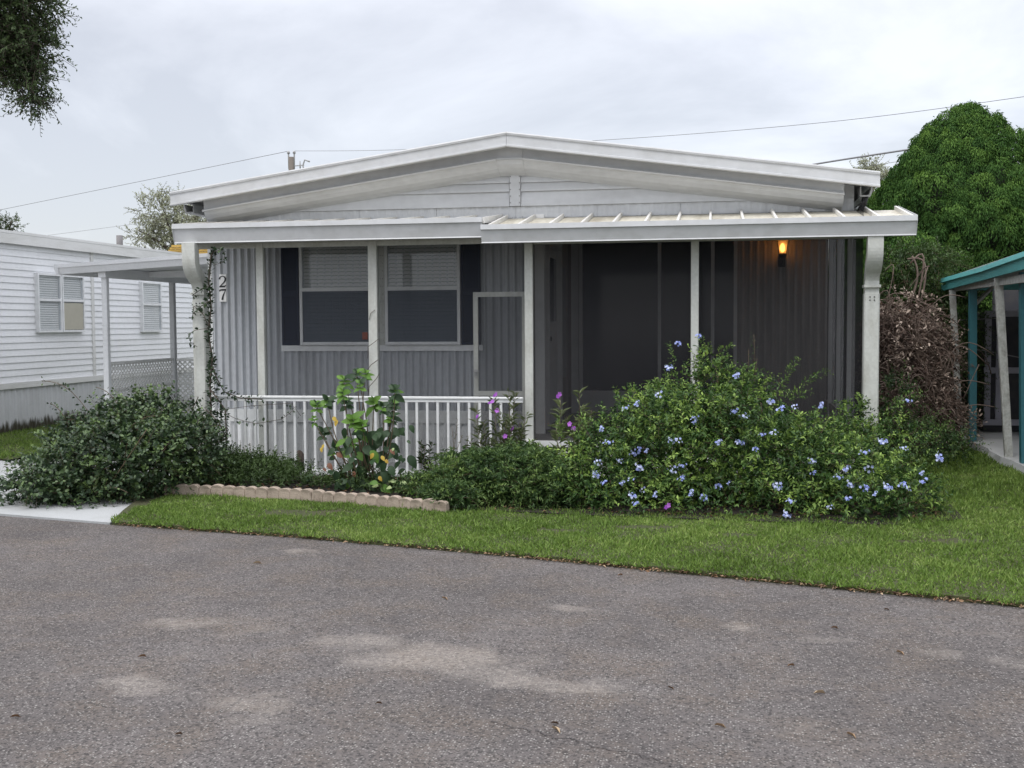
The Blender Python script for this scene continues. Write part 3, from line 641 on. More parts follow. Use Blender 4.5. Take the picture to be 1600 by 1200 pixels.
# coach lamp
lp = thing('coach_lamp', (.86, YR - .02, 2.32), 'lit black coach lamp glowing amber on the back wall of the screened porch', 'lamp')
lx, ly = .86, YR - .16
mb = MB(); mb.box(lx - .045, lx + .045, YR - .045, YR - .018, 2.30, 2.44, .01); mb.tube([(lx, YR - .04, 2.37), (lx, ly + .03, 2.33), (lx, ly, 2.36), (lx, ly, 2.42)], .014, 8)
mb.tube([(lx, ly, 2.40), (lx, ly, 2.425), (lx, ly, 2.45)], [.03, .05, .055], 8); P(mb, 'bracket', 'black_iron', lp)
cg = MB(); cs = []
for k in range(4):
    a = math.pi / 4 + k * math.pi / 2; p0 = Vector((lx + math.cos(a) * .062, ly + math.sin(a) * .062, 2.455)); p1 = Vector((lx + math.cos(a) * .105, ly + math.sin(a) * .105, 2.67))
    cs.append((p0, p1)); cg.bar(p0, p1, .010)
for i in range(4):
    cg.bar(cs[i][0], cs[(i + 1) % 4][0], .012); cg.bar(cs[i][1], cs[(i + 1) % 4][1], .012)
P(cg, 'cage', 'black_iron', lp)
cp = MB(); top = [c[1] + Vector((0, 0, .006)) for c in cs]; cp.poly(top + [Vector((lx, ly, 2.745))], [(0, 1, 4), (1, 2, 4), (2, 3, 4), (3, 0, 4), (3, 2, 1, 0)]); P(cp, 'cap', 'black_iron', lp)
def emit(name, c, s):
    m = bpy.data.materials.new(name); m.use_nodes = True; t = m.node_tree; e = N(t, 'ShaderNodeEmission'); e.inputs[0].default_value = (*c, 1); e.inputs[1].default_value = s
    t.links.new(e.outputs[0], t.nodes['Material Output'].inputs[0]); MATS[name] = m
emit('bulb', (1, 0.50, 0.15), 14)
def amber():
    m = bpy.data.materials.new('amber_glass'); m.use_nodes = True; t = m.node_tree; tr = N(t, 'ShaderNodeBsdfTransparent'); tr.inputs[0].default_value = (1, .8, .55, 1)
    e = N(t, 'ShaderNodeBsdfTranslucent'); e.inputs[0].default_value = (1.0, .72, .42, 1); ms = N(t, 'ShaderNodeMixShader'); ms.inputs[0].default_value = .65
    t.links.new(tr.outputs[0], ms.inputs[1]); t.links.new(e.outputs[0], ms.inputs[2]); t.links.new(ms.outputs[0], t.nodes['Material Output'].inputs[0]); MATS['amber_glass'] = m
amber()
gp = MB()
for i in range(4): gp.poly([cs[i][0], cs[(i + 1) % 4][0], cs[(i + 1) % 4][1], cs[i][1]], [(0, 1, 2, 3)])
P(gp, 'lamp_glass', 'amber_glass', lp)
P(MB().tube([(lx, ly, 2.48), (lx, ly, 2.50), (lx, ly, 2.545), (lx, ly, 2.58), (lx, ly, 2.60)], [.010, .026, .034, .02, .004], 10), 'bulb', 'bulb', lp)
pl = bpy.data.lights.new('lamp_light', 'POINT'); pl.energy = 2.2; pl.color = (1, .50, .18); pl.shadow_soft_size = .035
plo = bpy.data.objects.new('lamp_light', pl); col.objects.link(plo); plo.parent = lp; plo.location = Vector((lx, ly, 2.54)) - wl(lp)

# house number 27
sx0 = at(348, 450, 12.06).x; sz = at(348, 450, 12.06).z
sg = thing('house_number_sign', (sx0, 12.07, sz), 'white vertical house number plate reading 27 on the grey siding by the vine column', 'sign')

mat('sign_white', (0.80, 0.80, 0.78), 0.4)
P(MB().box(sx0 - .043, sx0 + .043, 12.062, 12.078, sz - .155, sz + .155, .003), 'plate', 'sign_white', sg)
def stroke(pts, ws, cx, cz, s, y0=12.0565, y1=12.0619):
    mb = MB(); n = len(pts); Lp, Rp = [], []
    for i, (x, z) in enumerate(pts):
        a = Vector(pts[max(i - 1, 0)]); b = Vector(pts[min(i + 1, n - 1)]); t = (b - a).normalized(); nn = Vector((-t.y, t.x)) * ws[i] / 2
        Lp.append((cx + s * (x + nn.x), cz + s * (z + nn.y))); Rp.append((cx + s * (x - nn.x), cz + s * (z - nn.y)))
    V = [(x, y, z) for y in (y0, y1) for x, z in Lp + Rp]; m = 2 * n
    f = []
    for i in range(n - 1):
        f += [(i, i + 1, n + i + 1, n + i), (m + i, m + n + i, m + n + i + 1, m + i + 1), (i, m + i, m + i + 1, i + 1), (n + i, n + i + 1, m + n + i + 1, m + n + i)]
    return mb.poly(V, f)
d2 = [(-.30, .22), (-.29, .32), (-.20, .44), (-.02, .50), (.18, .44), (.28, .28), (.25, .10), (.10, -.10), (-.10, -.28), (-.28, -.44)]
w2 = [.14, .12, .07, .06, .11, .16, .15, .10, .07, .05]
a_ = stroke(d2, w2, sx0, sz + .072, .125); b_ = stroke([(-.32, -.45), (.0, -.44), (.20, -.43), (.32, -.30)], [.12, .15, .14, .03], sx0, sz + .072, .125, 12.0566, 12.0618)
for v, f in ((b_.v, b_.f),): a_.poly(v, f)
P(a_, 'digit', 'black_paint', sg)
a_ = stroke([(-.32, .26), (-.28, .38), (-.10, .41), (.15, .41), (.30, .43)], [.04, .12, .15, .15, .13], sx0, sz - .072, .125)
b_ = stroke([(.28, .40), (.12, .10), (.0, -.20), (-.06, -.50)], [.04, .08, .13, .17], sx0, sz - .072, .125, 12.0566, 12.0618); a_.poly(b_.v, b_.f)
P(a_, 'digit', 'black_paint', sg)

# ---------------------------------------------------------------- left neighbour's house
NX = -10.3
def skirt_dirty():
    m = mat('lh_skirt', (0.60, 0.61, 0.62), 0.55, 0.3, (0.3, 0.3, 0.28), 3, (1, 1, .6), fine=0.05)
    t = m.node_tree; b = t.nodes['Principled BSDF']; src = b.inputs['Base Color'].links[0].from_socket
    ge = N(t, 'ShaderNodeNewGeometry'); s = N(t, 'ShaderNodeSeparateXYZ'); t.links.new(ge.outputs['Position'], s.inputs[0])
    mp = N(t, 'ShaderNodeMapping'); mp.inputs['Scale'].default_value = (1, 9, 1.2); t.links.new(ge.outputs['Position'], mp.inputs[0])
    n = N(t, 'ShaderNodeTexNoise', i_Scale=1.6, i_Detail=6.0, i_Roughness=.7); t.links.new(mp.outputs[0], n.inputs['Vector'])
    a = N(t, 'ShaderNodeMapRange'); a.inputs[1].default_value = .36; a.inputs[2].default_value = .0; a.inputs[3].default_value = -.45; a.inputs[4].default_value = .35; a.clamp = False; t.links.new(s.outputs['Z'], a.inputs[0])
    ad = N(t, 'ShaderNodeMath', operation='ADD'); t.links.new(a.outputs[0], ad.inputs[0]); t.links.new(n.outputs['Fac'], ad.inputs[1])
    r = N(t, 'ShaderNodeMapRange'); r.inputs[1].default_value = .42; r.inputs[2].default_value = .60; t.links.new(ad.outputs[0], r.inputs[0])
    mx = N(t, 'ShaderNodeMix', data_type='RGBA'); mx.inputs[7].default_value = (.05, .045, .028, 1); t.links.new(src, mx.inputs[6]); t.links.new(r.outputs[0], mx.inputs[0]); t.links.new(mx.outputs[2], b.inputs['Base Color'])
skirt_dirty()
NH = thing('neighbour_house', (NX - 2, 18, 0), 'white mobile home with flat roof and horizontal lap siding at the far left', 'mobile home')
P(MB().box(NX - 4, NX - .02, 9.5, 27, 0.0, 2.86), 'wall', 'lh_siding', NH)
P(MB().box(NX - 4.2, NX + .09, 9.3, 27.2, 2.97, 3.01), 'roof', 'lh_trim', NH)
P(MB().box(NX + .04, NX + .085, 9.32, 27.18, 2.82, 2.969), 'fascia', 'lh_trim', NH)
P(MB().box(NX - .02, NX + .04, 9.35, 27.15, 2.84, 2.87), 'soffit', 'soffit', NH)
def planks(ya, yb):
    z = .755; ph = .0995
    mb = MB().poly([(.016, 0, 0), (.016, yb - ya, 0), (.002, yb - ya, ph), (.002, 0, ph), (-.015, 0, 0), (-.015, yb - ya, 0)], [(0, 1, 2, 3), (0, 4, 5, 1), (0, 3, 4), (1, 5, 2)])
    me = mb.mesh('siding_plank', 'lh_siding')
    while z < 2.80: link('siding_plank', me, NH, (NX - .005, ya, z)); z += ph
planks(9.6, 17.43); planks(17.51, 26.9)
P(MB().box(NX - .01, NX + .022, 17.43, 17.51, .75, 2.83), 'joint_cover', 'lh_trim', NH)
P(MB().box(NX - .01, NX + .035, 9.5, 27, .67, .752), 'skirt_trim', 'lh_trim', NH)
corr('skirt_panel', 9.5, 27, 0.0, .67, NX - .005, 'lh_skirt', NH, per=0.15, dep=0.02, face=1, w=0.9)
window(NH, 15.83, 16.47, 1.50, 2.42, NX, 1, lower='blind', nb=24, scr_=False); 
window(NH, 16.49, 17.13, 1.50, 2.42, NX, 1, lower='blind', nb=24, scr_=False)
P(MB().box(NX + .058, NX + .0595, 16.53, 17.09, 1.54, 1.97), 'blind', 'beige_blind', NH)
window(NH, 19.05, 19.78, 1.48, 2.40, NX, 1, lower='blind', nb=24, scr_=False)
vp = at(187, 380, 18.6); P(MB().tube([(vp.x, 18.6, 2.95), (vp.x, 18.6, 3.20)], .058, 10), 'vent_pipe', 'pipe_grey', NH)

# ---------------------------------------------------------------- carport on the left of the home
CP = thing('carport', (-6.9, 14.0, 0), 'small white metal carport on slim posts between the two mobile homes', 'carport')
def cz(x): return 2.235 + (x + 7.95) * .052
mb = MB(); mb.poly([(x, y, cz(x) + dz) for x in (-7.95, -5.70) for y in (12.8, 18.5) for dz in (.05, .115)], [(0, 1, 3, 2), (4, 6, 7, 5), (0, 4, 5, 1), (2, 3, 7, 6), (1, 5, 7, 3), (0, 2, 6, 4)]); P(mb, 'roof', 'carport_white', CP)
mb = MB(); mb.extrude([(0, 12.74, .125), (0, 12.735, .08), (0, 12.75, .076), (0, 12.77, .0), (0, 12.80, .0), (0, 12.795, .125)], (-7.97, 0, cz(-7.97)), (-5.70, 0, cz(-5.70))); P(mb, 'fascia', 'carport_white', CP)
mb = MB(); mb.extrude([(-8.01, 0, .125), (-8.015, 0, .08), (-7.985, 0, 0), (-7.955, 0, 0), (-7.955, 0, .125)], (0, 12.74, cz(-7.97)), (0, 18.5, cz(-7.97))); P(mb, 'fascia', 'carport_white', CP)
P(MB().box(-7.47, -7.37, 12.82, 18.3, cz(-7.42) - .07, cz(-7.42) + .048), 'beam', 'carport_white', CP)
P(MB().box(-7.42, -5.7, 13.9, 14.0, cz(-7.42) - .03, cz(-7.42) + .046), 'beam', 'carport_white', CP)
for y in (12.86, 14.62, 17.4): P(MB().box(-7.455, -7.385, y, y + .07, .0, cz(-7.42) - .071, .006), 'post', 'carport_white' if y < 14 else 'post_grey', CP)

LF = thing('lattice_fence', (-6.8, 14.3, 0), 'off-white diamond lattice fence behind the carport posts and the big vine', 'fence')
def lattice(p0, p1, z0, z1, name='lattice_panel'):
    p0 = Vector((*p0, 0)); p1 = Vector((*p1, 0)); Ln = (p1 - p0).length; d = (p1 - p0) / Ln; nrm = Vector((-d.y, d.x, 0)); mb = MB(); hgt = z1 - z0; k = .9; st = .058
    for s, off in ((1, 0), (-1, .006)):
        u = -hgt / k
        while u < Ln:
            a, b = u, u + hgt / k; za, zb = (z0, z1) if s > 0 else (z1, z0)
            t0, t1 = max(0, (0 - a) / (b - a)), min(1, (Ln - a) / (b - a))
            if t1 > t0 + .01:
                A = p0 + d * (a + (b - a) * t0) + nrm * off; B = p0 + d * (a + (b - a) * t1) + nrm * off
                A.z = za + (zb - za) * t0; B.z = za + (zb - za) * t1; mb.bar(A, B, .019, .005, nrm)
            u += .075
    o = P(mb, name, 'lattice', LF); o['kind'] = 'stuff'
    mb = MB(); 
    for z in (z0, z1): mb.bar(p0 + Vector((0, 0, z)), p1 + Vector((0, 0, z)), .035, .035)
    mb.bar(p0 + Vector((0, 0, (z0 + z1) / 2 + .2)), p1 + Vector((0, 0, (z0 + z1) / 2 + .2)), .02, .02); P(mb, 'fence_rail', 'lattice', LF)
lattice((-7.42, 12.97), (-7.42, 14.6), .05, 1.13); lattice((-7.38, 14.66), (-5.66, 14.66), .05, 1.115)

# ---------------------------------------------------------------- right neighbour's teal porch
TP = thing('teal_porch', (4.5, 13, 0), 'run-down porch at the right edge with teal roof edge and leaning white and teal posts', 'porch')
ys = [8.0, 11.83, 13.57, 15.86]; zt = [2.40, 2.27, 2.205, 2.16]; zbm = [2.24, 2.105, 2.06, 2.00]
for i in range(3):
    mb = MB(); a, b = i, i + 1
    def pr(j): return [(3.03, ys[j], zt[j] + .01), (2.985, ys[j], zt[j]), (2.975, ys[j], zt[j] - .055), (3.0, ys[j], zt[j] - .062), (3.012, ys[j], zbm[j]), (3.04, ys[j], zbm[j])]
    V = pr(a) + pr(b); n = 6; mb.poly(V, [(k, (k + 1) % n, n + (k + 1) % n, n + k) for k in range(n)] + [tuple(range(n))[::-1], tuple(range(n, 2 * n))]); P(mb, 'roof_edge', 'teal', TP)
P(MB().box(3.0, 8, 15.862, 15.90, 2.0, 2.16), 'roof_edge', 'teal', TP)
mb = MB(); mb.poly([(3.03, 8, 2.40), (8, 8, 2.62), (3.03, 15.86, 2.165), (8, 15.86, 2.4), (3.03, 8, 2.34), (8, 8, 2.56), (3.03, 15.86, 2.11), (8, 15.86, 2.34)], [(0, 1, 3, 2), (4, 6, 7, 5), (0, 4, 5, 1), (1, 5, 7, 3), (2, 3, 7, 6), (0, 2, 6, 4)]); P(mb, 'roof', 'shabby_white', TP)
P(MB().box(3.06, 3.12, 9, 15.8, 1.98, 2.06), 'beam', 'shabby_white', TP)
P(MB().bar(at(1488, 453, 15.4), at(1500, 692, 15.4), .075, .05), 'leaning_post', 'shabby_white', TP)
P(MB().bar(at(1560, 434, 13.1), at(1577, 733, 13.0), .082, .05), 'leaning_post', 'shabby_white', TP)
P(MB().bar(at(1520, 450, 14.65), at(1519, 695, 14.65), .085, .085), 'teal_post', 'teal_dark', TP)
P(MB().bar(at(1600, 425, 12.45), at(1601, 735, 12.45), .085, .085), 'teal_post', 'teal_dark', TP)
P(MB().bar(at(1521, 478, 14.7), at(1560, 440, 14.9), .05, .03), 'brace', 'shabby_white', TP)
random.seed(5)
mb = MB(); n = 30; ys_ = np.linspace(8, 17, n); xs_ = [3.13 + random.uniform(-.035, .035) for _ in ys_]
V = [(x, y, .11) for x, y in zip(xs_, ys_)] + [(x - .02 + random.uniform(-.03, .02), y, -.02) for x, y in zip(xs_, ys_)] + [(8, y, .11) for y in ys_]
mb.poly(V, [(i, i + 1, n + i + 1, n + i) for i in range(n - 1)] + [(i, 2 * n + i, 2 * n + i + 1, i + 1) for i in range(n - 1)]); P(mb, 'floor_slab', 'concrete', TP)
P(MB().box(3.9, 8.0, 16.9, 17.0, .1, 2.4), 'back_wall', 'shed_wood', TP); P(MB().box(6.2, 6.3, 8, 17, .1, 2.45), 'back_wall', 'shed_wood', TP)
q0 = at(1540, 488, 15.9); q1 = at(1538, 664, 15.9); q2 = at(1640, 480, 15.9)
shd = P(MB().box(q0.x, q0.x + 1.3, 15.93, 16.6, .12, q0.z), 'closet', 'shed_wood', TP)
for x in (q0.x, q0.x + .14, q0.x + 1.05): P(MB().box(x, x + .075, 15.88, 15.929, q1.z + .02, q0.z), 'frame', 'shed_frame', shd)
for z in (q0.z - .06, (q0.z + q1.z) / 2 - .06, q1.z): P(MB().box(q0.x - .02, q0.x + 1.2, 15.85, 15.879, z, z + .08), 'frame', 'shed_frame', shd)
for k, (a, b) in enumerate((((1500, 540), (1600, 560)), ((1500, 500), (1560, 497)))):
    P(MB().bar(at(*a, 15.6), at(*b, 15.6), .014), 'rod', 'pipe_grey', TP)

# ---------------------------------------------------------------- far things: pole, wires, roof
YPo = 45.0
pt = at(455, 236, YPo)
UP = thing('utility_pole', (pt.x, YPo, 0), 'weathered wooden utility pole rising behind the left roof slope', 'utility pole')
P(MB().tube([(pt.x, YPo, 0), (pt.x, YPo, pt.z - .25)], [.17, .12], 10), 'pole', 'pole_wood', UP)
for dx in (-.12, .13):
    b = MB(); b.tube([(pt.x + dx * .9, YPo, pt.z - .75), (pt.x + dx, YPo, pt.z - .2), (pt.x + dx, YPo, pt.z - .05)], .035, 6); b.tube([(pt.x + dx, YPo, pt.z - .10), (pt.x + dx, YPo, pt.z)], [.07, .05], 8); P(b, 'insulator', 'metal_grey', UP)
b = MB(); b.bar((pt.x + .1, YPo, pt.z - .62), (pt.x + .55, YPo, pt.z - .60), .04); b.tube([(pt.x + .38, YPo, pt.z - .75), (pt.x + .38, YPo, pt.z - .42)], .03, 6)
b.tube([(pt.x + .80, YPo, pt.z - .46), (pt.x + .58, YPo, pt.z - .38), (pt.x + .50, YPo, pt.z - .62), (pt.x + .56, YPo, pt.z - .84), (pt.x + .72, YPo, pt.z - .86)], .035, 6); P(b, 'cutout_switch', 'metal_grey', UP)
def wire(pts, r, label):
    """catenary-like cable through the given points"""
    P_ = [Vector(p) for p in pts]; out = []
    for i in range(len(P_) - 1):
        for k in range(14):
            t = k / 14; a_, b_, c_, d_ = P_[max(i - 1, 0)], P_[i], P_[i + 1], P_[min(i + 2, len(P_) - 1)]
            out.append(.5 * ((2 * b_) + (c_ - a_) * t + (2 * a_ - 5 * b_ + 4 * c_ - d_) * t * t + (3 * b_ - a_ - 3 * c_ + d_) * t ** 3) if not (b_.z > 8.5 and i == 1 and len(P_) == 3) else b_.lerp(c_, t))
    out.append(P_[-1]); o = MB().tube(out, r, 5).build('power_line', 'wire'); meta(o, label, 'power line'); return o
wire([at(-330, 395, 62), at(0, 328, 54), (pt.x - .12, YPo, pt.z)], .011, 'thin power line sloping down left from the utility pole across the sky')
wire([(pt.x + .13, YPo, pt.z), at(620, 234, 42), at(940, 219, 38), at(1280, 192, 33), at(1600, 151, 28), at(1900, 103, 24)], .008, 'thin power line from the pole over the ridge, topmost above the round green tree')
wire([at(1150, 283, 30), at(1270, 257, 28), at(1600, 207, 25), at(1900, 165, 22)], .022, 'thick black cable running behind the round green tree')
wire([at(1200, 290, 34), at(1345, 262, 31), at(1700, 205, 26)], .006, 'thinnest cable just below the thick black cable at the right roof end')
wire([at(-200, 402, 60), at(80, 367, 56), at(225, 348, 52), at(420, 322, 48)], .008, 'faint low power line above the left house roof and its vent pipe')
yt = at(266, 397, 26); 
YB = thing('yellow_canopy', (yt.x + 1.0, 26, 0), 'yellow ribbed canopy edge glimpsed between the left carport and the porch roof', 'canopy')
for k in range(4): P(MB().box(yt.x - .1 + k * .06, yt.x + 2.2, 26 - k * .03, 26.02 - k * .03, yt.z + .0 + k * .055, yt.z + .05 + k * .055), 'slat', 'yellow', YB)
for x in (yt.x + .2, yt.x + 2.0): P(MB().box(x, x + .06, 26.05, 26.11, 0, yt.z + .1), 'post', 'pole_wood', YB)
# ================================================================ vegetation
def PB(px, py, Y, rpx, rpy, ry):
    """an ellipsoid of foliage: centre seen at a photo pixel at distance Y, radii in photo pixels and metres"""
    c = at(px, py, Y); s = Y / F_PX; return (c.x, c.y, c.z, rpx * s, ry, rpy * s)
def shoot(pts, n, Ln, Wd, tone=0.6, stem=None, spread=.03, tmpl=LEAF3, tf=LF3, up=.3, start=.15):
    """leaves along one curved stem"""
    pts = np.array([tuple(p) for p in pts]); t = np.sort(start + (1 - start) * rng.random(n)); k = len(pts) - 1
    i = np.minimum((t * k).astype(int), k - 1); f = (t * k - i)[:, None]
    Pp = pts[i] * (1 - f) + pts[i + 1] * f; D = unit(pts[i + 1] - pts[i])
    side = unit(np.cross(D, rnd(n))); Pp = Pp + side * spread * rng.random(n)[:, None]
    LD = unit(side + D * .5 + np.array([0, 0, up]) * .5 + rnd(n) * .2); NN = unit(np.array([0, 0, 1.]) + rnd(n) * .5)
    s = (.7 + .6 * rng.random(n)) * (1.1 - .4 * t)
    return leaves(Pp, LD, NN, Ln * s, Wd * s, np.clip(tone + rng.normal(0, .12, n), 0, 1), tmpl, tf)
def curve(a, b, bow, n=8, side=0.0):
    a, b = Vector(a), Vector(b); return [a.lerp(b, i / n) + Vector((side * math.sin(math.pi * i / n), 0, bow * math.sin(math.pi * i / n))) for i in range(n + 1)]

# ---- lawn blades (grass): one uncountable mass
def in_poly(x, y, poly):
    ins = np.zeros(len(x), bool); n = len(poly)
    for i in range(n):
        x1, y1 = poly[i]; x2, y2 = poly[(i + 1) % n]
        c = ((y1 > y) != (y2 > y)) & (x < (x2 - x1) * (y - y1) / (y2 - y1 + 1e-12) + x1); ins ^= c
    return ins
def wob(x, y, s): return np.sin(x * s + 1.3) * np.cos(y * s * 1.7 + x * .6) + .6 * np.sin(x * s * 2.3 - y * s * 1.1 + 2) + .4 * np.sin(x * s * 5.1 + y * s * 4.3)
BARE = [(gnd(460, 807), .36, .16), (gnd(1490, 853), .24, .10), (gnd(505, 811), .16, .06), (gnd(1165, 843), .22, .07), (gnd(1420, 853), .14, .05), (gnd(1000, 830), .25, .08), (gnd(870, 835), .2, .06)]
def grass(name, n, x0, x1, y0, y1, filt, hgt=.030, wd=.0080, z=.028):
    x = rng.uniform(x0, x1, n); y = rng.uniform(y0, y1, n); ok = filt(x, y)
    for g, rx, ry in BARE:
        d = ((x - g.x) / rx) ** 2 + ((y - g.y) / ry) ** 2 + .5 * wob(x * 3, y * 3, 3); ok &= (d > 1) | (rng.random(n) < .05)
    dens = wob(x, y, 2.1); ok &= rng.random(n) < np.clip(.86 + .16 * dens, .3, 1); x, y = x[ok], y[ok]; n = len(x)
    Pp = np.stack([x, y, np.full(n, z) - .004], 1); D = unit(np.array([0, 0, .75]) + rnd(n) * np.array([.55, .55, .12])); N_ = unit(rnd(n) * np.array([1, 1, .2]))
    w = wob(x, y, 1.3) * .09 + wob(x, y, 7) * .06
    h = hgt * (.55 + .9 * rng.random(n)) * (1 + .25 * wob(x, y, 4))
    tone = np.clip(.46 + w + rng.normal(0, .17, n), 0, 1)
    return leaves(Pp, D, N_, np.maximum(h, .012), wd * (.7 + .6 * rng.random(n)), tone, BLADE, BF)
bed_f = [(-5.25, 11.0), (-5.15, 9.90), (-4.4, 9.81), (-3.6, 9.65), (-2.9, 9.42), (-2.3, 9.24), (-1.1, 9.30), (0.3, 9.22), (1.4, 9.2), (1.6, 9.5), (1.7, 10.2), (1.65, 12.6), (1.7, 15), (1.5, 28), (-5.2, 28)]
def f_main(x, y):
    e = edge_y(x) + .022 * wob(x * 4, y * 0, 4) - .035 + .02 * rng.random(len(x))
    lx = -4.78 - .14 * (y - 8.3) + .03 * np.sin(y * 14)
    vis = (np.abs(x / y + .179 * 1.0) < .53)
    return (y > e) & (x > lx) & ~in_poly(x, y, bed_f) & (x < 3.12 + 50 * (y < 8)) & vis
parts = [grass('g', 9000, -4.95, 4.3, 6.2, 10.1, lambda x, y: f_main(x, y) & (wob(x * 2.3 + 5, y * 2.7, 2.2) > .75), .062, .008), grass('g', 300000, -4.95, 4.3, 6.2, 10.1, f_main), grass('g', 60000, 1.2, 3.15, 10.0, 16.5, f_main, .045, .008), grass('g', 34000, 1.2, 3.2, 16.5, 19, f_main, .06, .012),
         grass('g', 70000, -13, -8.2, 12.0, 19, lambda x, y: (x > -10.3) & (y > 12.05 + .0 * x), .045, .008, .02)]
o = leafpart('grass', join(parts), 'lf_grass', None, 'stuff'); o['label'] = 'mown green lawn grass between the road and the planting bed'
# litter along the edge of the tarmac
n = 2000; x = rng.uniform(-4.7, 4.2, n); x = np.where(rng.random(n) < .35, rng.uniform(-1.2, 4, n), x); y = edge_y(x) - np.abs(rng.normal(0, .035, n)) + .03
arr = leaves(np.stack([x, y, np.full(n, .008) + rng.random(n) * .012], 1), rnd(n) * np.array([1, 1, .12]), np.array([0, 0, 1.]) + rnd(n) * .3, .030 * (.5 + rng.random(n)), .013 * (.5 + rng.random(n)), rng.random(n))
o = leafpart('leaf_litter', arr, 'litter', None, 'stuff'); o['label'] = 'dry brown leaves caught along the lawn edge of the road'
n = 1500; Pp = np.stack([rng.uniform(-5.1, 1.8, n), rng.uniform(9.1, 11, n), np.full(n, .048)], 1)
Pp = Pp[in_poly(Pp[:, 0], Pp[:, 1], bed)]; n = len(Pp)
arr = leaves(Pp, rnd(n) * np.array([1, 1, .2]), np.array([0, 0, 1.]) + rnd(n) * .4, .045, .018, rng.random(n) * .5); o = leafpart('mulch_litter', arr, 'litter', None, 'stuff')
# single fallen leaves on the road
lv_me = {}
for k in range(4):
    V, Fc, T = leaves(np.zeros((1, 3)), [[1, 0, .05]], [[0, .2, 1]], np.array([.036 + .008 * k]), np.array([.010 + .003 * k]), [.15 + .28 * k], LEAF6, LF6)
    V[:, 2] = V[:, 2] * 2.2 + .004; lv_me[k] = np_mesh('fallen_leaf', V, Fc, 'litter', T)
for i, (px, py) in enumerate([(585, 1101), (1230, 1042), (1322, 1147), (1271, 1085), (1380, 953), (1297, 982), (1400, 1019), (862, 1138), (1043, 1075), (215, 1028), (690, 935), (395, 881), (272, 1150), (965, 900), (1115, 1134), (1480, 905), (860, 1131), (15, 1122)]):
    g = gnd(px, py, .002); o = link('fallen_leaf', lv_me[i % 4], None, g); o.rotation_euler = (0, 0, random.uniform(-.9, .9)); meta(o, 'small curled dry leaf lying alone on the grey road', 'leaf', 'fallen leaves scattered on the road')

# ---- scalloped edging stones
path = [gnd(262, 773, .03), gnd(350, 775, .03), gnd(450, 780, .03), gnd(560, 788, .03), gnd(640, 796, .03), gnd(700, 801, .03)]
cum = [0]
for a, b in zip(path, path[1:]): cum.append(cum[-1] + (b - a).length)
def on_path(s):
    for i in range(len(path) - 1):
        if s <= cum[i + 1] or i == len(path) - 2:
            t = (s - cum[i]) / (cum[i + 1] - cum[i]); return path[i].lerp(path[i + 1], t), (path[i + 1] - path[i]).normalized()
GE = thing('garden_edging', (path[2].x, path[2].y, .03), 'curved row of pinkish tan scalloped concrete edging between lawn and bed', 'garden edging')
def stone_mesh(seed):
    random.seed(seed); w, d, h, sh = .116, .052, .078, .024; prof = [(-w / 2, -.04), (-w / 2, h - .004)]
    for k in range(1, 8):
        a = math.pi * (1 - k / 8); prof.append((math.cos(a) * w * .47, h + math.sin(a) * sh + random.uniform(-.0015, .0015)))
    prof += [(w / 2, h - .004), (w / 2, -.04)]; n = len(prof); V = []
    for yy, ins in ((-d / 2 - .004, .0), (-d / 2 - .004, .0), (d / 2, 0)): pass
    for yy, k in ((-d / 2, .96), (-d / 2 + .005, 1.0), (d / 2, 1.0)): V += [(x * k, yy - (.006 * (1 - (x / (w / 2)) ** 2) if yy < 0 else 0), z * (.985 if k < 1 else 1)) for x, z in prof]
    f = [tuple(range(n))] + [(r * n + i, r * n + (i + 1) % n, (r + 1) * n + (i + 1) % n, (r + 1) * n + i) for r in range(2) for i in range(n)] + [tuple(range(2 * n, 3 * n))[::-1]]
    return MB().poly(V, f).mesh('edging_stone', 'edging')
sms = [stone_mesh(s) for s in range(4)]
s = .03; i = 0; random.seed(11)
while s < cum[-1]:
    p, d = on_path(s); o = link('edging_stone', sms[i % 4], GE, (p.x, p.y, .03 + random.uniform(-.006, .006)))
    o.rotation_euler = (random.uniform(-.05, .05), random.uniform(-.05, .05), math.atan2(d.y, d.x) + random.uniform(-.05, .05)); s += .117; i += 1

# ---- a shrub = foliage + inner stems
def shrub(name, label, cat, blobs, n, length, k, Ln, Wd, m, base, nstem=14, stem_m='stem_brown', extra=(), group=None, core=True, **kw):
    T = thing(name, base, label, cat, group); out, seg = sprigs(blobs, n, length, k, Ln, Wd, **kw)
    leafpart('foliage', join([out] + list(extra)), m, T)
    A, B = seg; pick = rng.random(len(A)) < .35
    o = link('twigs', stems_mesh('twigs', A[pick], B[pick], .0022, stem_m, wl(T)), T, wl(T)); o['kind'] = 'stuff'
    sm = MB()
    for i in range(nstem):
        b = blobs[i % len(blobs)]; e = Vector((b[0] + random.uniform(-.5, .5) * b[3], b[1] + random.uniform(-.3, .3) * b[4], max(.1, b[2] + random.uniform(-.2, .6) * b[5])))
        bb = Vector(base) + Vector((random.uniform(-.3, .3), random.uniform(-.15, .15), 0)); bb = bb.lerp(Vector((e.x, e.y, bb.z)), .4)
        sm.tube(curve(bb, e, random.uniform(.0, .15), 6, random.uniform(-.1, .1)), [.012 - .0014 * j for j in range(7)], 5)
    o = sm.build('stems', stem_m, T); o['kind'] = 'stuff'
    return T

